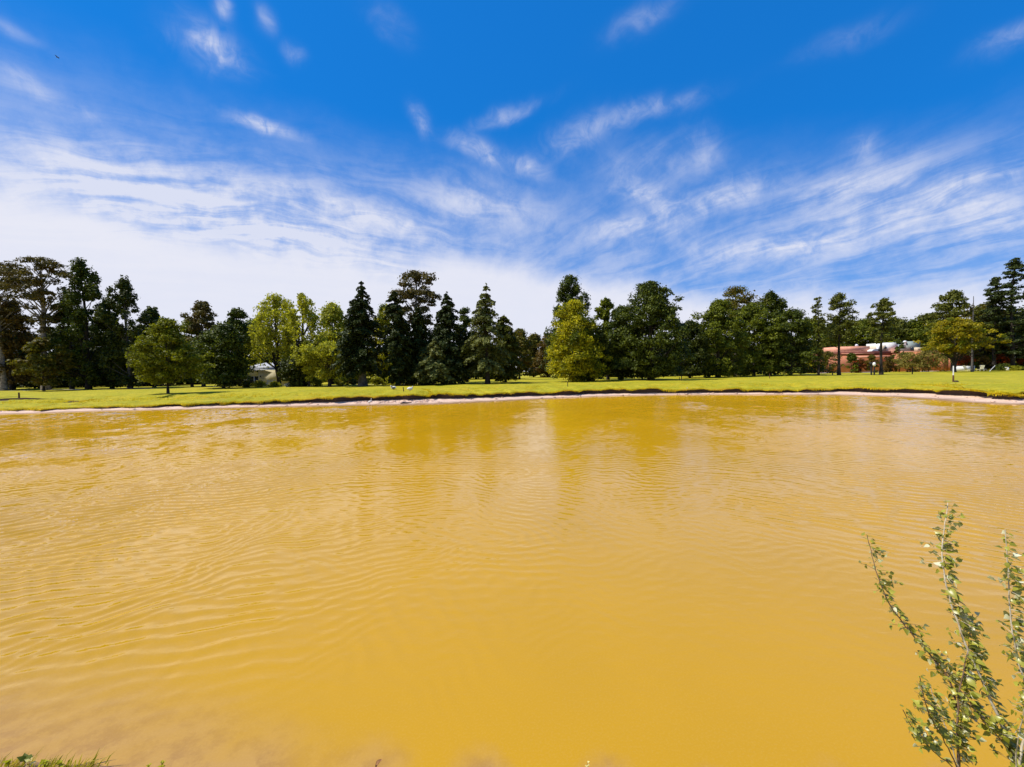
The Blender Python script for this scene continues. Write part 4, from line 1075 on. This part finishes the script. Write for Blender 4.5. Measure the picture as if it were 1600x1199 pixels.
for i in range(26):
    x0 = rk.uniform(-1.3, 1.5); L = rk.uniform(.3, .9); a_ = rk.uniform(-.9, .9); y0 = rk.uniform(-.3, .3)
    m = MB(); m.tube([(x0 - L * .5 * math.cos(a_), y0, max(.02, .15 - L * .25 * math.sin(a_))), (x0, y0 + rk.uniform(-.1, .1), .15 + rk.uniform(0, .14)), (x0 + L * .5 * math.cos(a_), y0 + rk.uniform(-.2, .2), .12 + L * .5 * abs(math.sin(a_)))], [.05, .04, .015], 5)
    m.build('branch', dw, dr_)
A = at(634, 631, 35.6); m = MB(); m.tube([(-.45, 0, .04), (-.2, 0, .09), (.1, .05, .07), (.5, 0, .10)], [.03, .07, .06, .03], 7); m.build('driftwood', logm, loc=(A.x, A.y, .05), label='dark curved driftwood piece on the beach below the white ducks', cat='driftwood')
# old stump at the bank, centre
A = at(1074, 616, 43.0); m = MB(); m.tube([(0, 0, 0), (.03, 0, .35), (-.02, 0, .6)], [.09, .06, .04], 6); m.build('stub_root', dw, loc=(A.x, A.y, .1), label='pale root stub on the bank near the middle right', cat='root')

# ------------------------------------------------------------------ saplings in the foreground
stemm = simple('sapling_bark', (.20, .12, .07), (.10, .06, .035), 30, .7)
stemp = simple('sapling_bark_pale', (.55, .48, .36), (.40, .32, .22), 30, .7)
lf, q, out = material('poplar_leaf')
geo = q.n.new('ShaderNodeNewGeometry'); oi = q.n.new('ShaderNodeObjectInfo')
rnd = q.m('FRACT', q.m('ADD', oi.outputs['Random'], geo.outputs['Random Per Island']))
topc = q.mix(rnd, (.17, .17, .010), (.44, .41, .05)); und = q.mix(rnd, (.42, .41, .16), (.78, .76, .52))
col = q.mix(geo.outputs['Backfacing'], topc, und)
p = q.n.new('ShaderNodeBsdfPrincipled'); q.l.new(col, p.inputs['Base Color']); p.inputs['Roughness'].default_value = .35
tr = q.n.new('ShaderNodeBsdfTranslucent'); q.l.new(q.mix(rnd, (.20, .24, .02), (.36, .36, .06)), tr.inputs[0])
mx = q.n.new('ShaderNodeMixShader'); mx.inputs[0].default_value = .30
q.l.new(p.outputs[0], mx.inputs[1]); q.l.new(tr.outputs[0], mx.inputs[2]); q.l.new(mx.outputs[0], out.inputs[0])

def leaf_verts(rng, fold=.25, curl=.3, lob=.12):
    """an ovate poplar leaf, length 1 along x, folded at the midrib"""
    xs_ = np.array([0, .12, .32, .55, .78, 1.0]); ws = np.array([.0, .26, .40, .33, .17, 0])
    ws = ws * (1 + lob * rng.standard_normal(6))
    z_ = -curl * xs_ ** 2
    V = [(xs_[i], 0, z_[i]) for i in range(6)]
    V += [(xs_[i] - .03, ws[i], z_[i] + fold * ws[i]) for i in range(1, 5)] + [(xs_[i] - .03, -ws[i], z_[i] + fold * ws[i]) for i in range(1, 5)]
    F = [(0, 1, 6, 6), (1, 2, 7, 6), (2, 3, 8, 7), (3, 4, 9, 8), (4, 5, 9, 9), (0, 10, 1, 1), (1, 10, 11, 2), (2, 11, 12, 3), (3, 12, 13, 4), (4, 13, 5, 5)]
    return np.array(V), F
rl = np.random.default_rng(21)
leaf_meshes = []
for i in range(5):
    v_, f_ = leaf_verts(rl, rl.uniform(.1, .5), rl.uniform(.0, .5)); mm = MB(); mm.add(v_, f_); leaf_meshes.append(mm.mesh('leaf', lf, True))

def sapling(label, stems_, seed):
    rng = np.random.default_rng(seed)
    b0 = stems_[0]['pts'][-1]
    root = empty('poplar_sapling', b0, label=label, cat='sapling')
    allleaf = []
    for s in stems_:
        P_ = np.array([tuple(p_) for p_ in s['pts']]) - np.array(tuple(b0))
        # resample
        d_ = np.concatenate([[0], np.cumsum(np.linalg.norm(np.diff(P_, axis=0), axis=1))]); L = d_[-1]
        n = max(8, int(L / .035)); t = np.linspace(0, L, n)
        Q = np.column_stack([np.interp(t, d_, P_[:, k]) for k in range(3)])
        for _ in range(2): Q[1:-1] = (Q[:-2] + 2 * Q[1:-1] + Q[2:]) / 4
        Q += rng.standard_normal(Q.shape) * .0015
        r = np.linspace(.0016, s.get('r', .006), n)
        m = MB(); m.tube(Q, r, 7); m.build('stem', s.get('mat', stemm), root, smooth=True)
        # leaves: at short side shoots all along the stem
        step = s.get('step', .0125)
        end = s.get('leafto', L * .8)
        u = 0.0; phi = rng.uniform(0, 6)
        while u < end:
            c_ = np.array([np.interp(u, t, Q[:, k]) for k in range(3)])
            phi += 2.4 + rng.uniform(-.5, .5)
            out_ = np.array([math.cos(phi), math.sin(phi) * .9, .1])
            wind = np.array([.75, -.05, -.12])
            dirn = unit(out_ * .8 + wind + rng.standard_normal(3) * .25)
            sz = rng.uniform(.015, .031) * s.get('size', 1.0) * (0.75 + .5 * min(u / .3, 1))
            if rng.uniform() < .15: sz *= 1.3
            pet = rng.uniform(.008, .022)
            allleaf.append((c_ + dirn * pet, dirn, sz, rng.uniform(-.9, .9), c_))
            if rng.uniform() < s.get('spur', .18) and u > .06:      # a side spur with a small cluster
                sl = rng.uniform(.04, .09); tip = c_ + unit(out_ + wind * .6) * sl
                m = MB(); m.tube([c_, (c_ + tip) / 2 + np.array([0, 0, .004]), tip], [.0014, .0011, .0008], 4); m.build('twig', s.get('mat', stemm), root)
                for k in range(5):
                    dn = unit(rng.standard_normal(3) + wind * 1.3); allleaf.append((tip + dn * .008 - (tip - c_) * rng.uniform(0, .5), dn, rng.uniform(.017, .031), rng.uniform(-1.2, 1.2), tip))
            u += step * .42 * rng.uniform(.6, 1.5)
    order = sorted(range(len(allleaf)), key=lambda i: -allleaf[i][2])
    rest_ = MB()
    for n_, i in enumerate(order):
        c_, d_, sz, rollv, _ = allleaf[i]
        xax = Vector(d_).normalized(); zax = Vector((0, 0, 1)); zax = (zax - xax * zax.dot(xax)).normalized(); yax = zax.cross(xax)
        rot = Matrix((xax, yax, zax)).transposed() @ Matrix.Rotation(rollv * (1.0 if rng.uniform() > .18 else 3.0), 3, 'X')
        if n_ < 296:
            o = bpy.data.objects.new('leaf', leaf_meshes[n_ % 5]); C.objects.link(o); o.parent = root
            o.matrix_local = Matrix.Translation(c_) @ rot.to_4x4() @ Matrix.Diagonal((sz, sz, sz, 1))
        else:
            v_, f_ = leaf_verts(rng); v_ = (v_ * sz) @ np.array(rot).T + c_; rest_.add(v_, f_)
    if rest_.n: rest_.build('small_leaves', lf, root, kind='stuff')
    return root

def px_stem(lst, Y0, Y1, foot):
    n = len(lst); pts = [at(x, y, Y0 + (Y1 - Y0) * i / (n - 1)) for i, (x, y) in enumerate(lst)]
    pts.append(foot); return pts
f1 = at(1498, 1215, 1.95); foot1 = Vector((f1.x - .02, 1.93, ground(f1.x, 1.93) - .03)); f1b = Vector((f1.x, 1.95, f1.z))
f2 = at(1589, 1215, 1.90); foot2 = Vector((f2.x + .01, 1.88, ground(f2.x, 1.88) - .03))
A_ = [(1355, 837), (1366, 880), (1373, 906), (1390, 947), (1424, 991), (1457, 1027), (1487, 1064), (1496, 1110), (1496, 1145), (1498, 1199)]
C_ = [(1520, 962), (1517, 985), (1512, 1016), (1505, 1046), (1498, 1082), (1496, 1145), (1500, 1200)]
D_ = [(1437, 1058), (1441, 1080), (1449, 1110), (1467, 1145), (1484, 1172), (1497, 1205)]
E_ = [(1411, 1110), (1424, 1137), (1446, 1163), (1472, 1186), (1495, 1203)]
B_ = [(1481, 786), (1476, 820), (1471, 855), (1474, 899), (1490, 954), (1505, 998), (1522, 1037), (1543, 1082), (1560, 1123), (1584, 1167), (1588, 1203)]
F_ = [(1570, 828), (1573, 860), (1575, 900), (1578, 950), (1582, 990), (1591, 1030), (1602, 1070), (1606, 1110), (1600, 1150), (1592, 1203)]
G_ = [(1600, 1108), (1594, 1140), (1588, 1168), (1588, 1203)]
H_ = [(1507, 1082), (1520, 1108), (1534, 1126), (1556, 1148), (1578, 1170), (1588, 1203)]
I_ = [(1452, 1068), (1462, 1100), (1472, 1120), (1486, 1160), (1500, 1205)]
sapling('branching poplar sapling with small pale-backed leaves, left one at the lower right', [
    dict(pts=px_stem(A_, 2.35, 1.95, foot1), r=.007, leafto=1.1, step=.011), dict(pts=px_stem(C_, 2.10, 1.96, foot1), r=.006, leafto=.62, step=.009, size=1.15),
    dict(pts=px_stem(D_, 1.86, 1.93, foot1), r=.004, leafto=.36, step=.010), dict(pts=px_stem(E_, 1.82, 1.93, foot1), r=.004, leafto=.30, step=.011),
    dict(pts=px_stem(I_, 2.02, 1.95, foot1), r=.004, leafto=.30, step=.014, mat=stemp, size=.8)], 31)
sapling('tall poplar sapling with white-barked base at the lower right corner', [
    dict(pts=px_stem(B_, 2.20, 1.90, foot2), r=.009, leafto=1.15, step=.0095, mat=stemp, size=1.05), dict(pts=px_stem(F_, 1.98, 1.88, foot2), r=.007, leafto=.85, step=.011, mat=stemp, size=1.1),
    dict(pts=px_stem(G_, 1.80, 1.88, foot2), r=.005, leafto=.2, step=.016, mat=stemp), dict(pts=px_stem(H_, 1.98, 1.90, foot2), r=.005, leafto=.36, step=.009, size=1.35)], 32)

# ------------------------------------------------------------------ near bank: grass tufts, dead leaf, sprigs
neargrass = leafmat('near_grass', (.14, .16, .02), (.38, .36, .10), (.30, .26, .08), .35, .5, patch=8)
m = MB(); rg = np.random.default_rng(4)
def near_tuft(cx, cy, spread, k, h_, wid):
    b_ = np.column_stack([cx + rg.standard_normal(k) * spread, cy + rg.standard_normal(k) * spread * .5])
    for bxy in b_:
        z0 = ground(bxy[0], bxy[1]) - .005; hh = h_ * rg.uniform(.4, 1.2)
        d_ = np.array([rg.uniform(.1, .9), rg.uniform(-.4, .5), 1.0]); d_ /= np.linalg.norm(d_)
        side_ = np.array([math.cos(rg.uniform(0, 6)), math.sin(rg.uniform(0, 6)), 0]) * wid * rg.uniform(.6, 1.4)
        p0 = np.array([bxy[0], bxy[1], z0]); p1 = p0 + d_ * hh * .5; p2 = p0 + d_ * hh + np.array([.25, 0, -.2]) * hh * rg.uniform(0, 1)
        m.add([p0 - side_ * .5, p0 + side_ * .5, p1 + side_ * .45, p1 - side_ * .45, p2], [(0, 1, 2, 3), (3, 2, 4, 4)])
for _ in range(60): near_tuft(rg.uniform(-3.9, -2.80), rg.uniform(2.42, 2.74), .05, 22, .105, .008)
for _ in range(90): near_tuft(rg.uniform(-3.5, 3.5), rg.uniform(.6, 2.25), .08, 14, .10, .008)
m.build('bank_grass', neargrass, kind='stuff')

weedm = leafmat('weed_leaf', (.16, .20, .01), (.34, .36, .03), None, .4, .4)
weedp = leafmat('weed_leaf_pale', (.45, .46, .34), (.62, .62, .52), None, .3, .4)
def weed(px, py, Yd, label, mat, n=9, s=.03, hgt_=.12, name='weed'):
    T_ = at(px, py, Yd); gz_ = ground(T_.x, Yd); r = empty(name, (T_.x, Yd, gz_), label=label, cat='weed')
    m = MB(); top_ = T_.z - gz_
    m.tube([(0, 0, -.01), (.005, 0, top_ * .5), (0, 0, top_)], [.0025, .002, .001], 5); m.build('stem', stemm, r)
    for i in range(n):
        m = MB(); v_, f_ = leaf_verts(rg, .3, .2); a_ = i * 2.4; u = rg.uniform(.55, 1.0) if i else 1.0
        xax = Vector((math.cos(a_), math.sin(a_), rg.uniform(.3, 1.2))).normalized(); zax = Vector((0, 0, 1)); zax = (zax - xax * zax.dot(xax)).normalized(); yax = zax.cross(xax)
        rot = np.array(Matrix((xax, yax, zax)).transposed()); v_ = (v_ * s * rg.uniform(.7, 1.2)) @ rot.T + np.array([0, 0, top_ * u - .004]); m.add(v_, f_); m.build('leaf', mat, r)
weed(252, 1189, 2.62, 'bright green sprig poking up at the bottom edge, left of centre', weedm, 9, .022)
weed(232, 1195, 2.60, 'small yellowish sprig left of the bright green sprig at the bottom edge', weedm, 6, .018)
weed(918, 1191, 2.55, 'tiny whitish sprig at the bottom edge right of centre', weedp, 7, .018)
weed(38, 1186, 2.66, 'broad dark-leaved weed with pale edge in the bottom left corner', L_DARK, 5, .05)
weed(45, 1188, 2.64, 'pale silvery weed beside the dark-leaved weed in the bottom left corner', weedp, 5, .035)
for i, (x, w_) in enumerate(((12, 'leftmost low yellow-green weed in the bottom left corner'), (68, 'low yellow-green weed right of the silvery weed at bottom left'), (92, 'last low weed of the bottom left row, toward the water'))):
    weed(x, 1190, 2.64, w_, weedm, 10, .03)
# curled dead leaf
T_ = at(592, 1190, 2.62); V = []; n = 9
for i in range(n):
    t = i / (n - 1); wv = .016 * math.sin(math.pi * min(1, t * .95 + .05)) + .002
    c_ = (-.02 + .035 * t + .004 * math.sin(t * 5), .02 * t, .004 + .028 * t + .012 * math.sin(t * 3))
    V += [(c_[0] - wv, c_[1], c_[2] + .008), c_, (c_[0] + wv * .8, c_[1] + .004, c_[2] + .012 + .006 * math.sin(t * 7))]
m = MB(); m.add(V, [(3 * i + k, 3 * i + k + 1, 3 * i + k + 4, 3 * i + k + 3) for i in range(n - 1) for k in (0, 1)])
m.build('dead_leaf', simple('dead_leaf', (.36, .17, .06), (.25, .11, .04), 60, .7), loc=(T_.x, 2.62, max(.005, T_.z - .045)), label='curled brown dead leaf at the bottom edge, left of centre', cat='leaf')

print('objects', len(bpy.data.objects), 'tris', sum(len(o.data.polygons) * 2 for o in bpy.data.objects if o.type == 'MESH'))
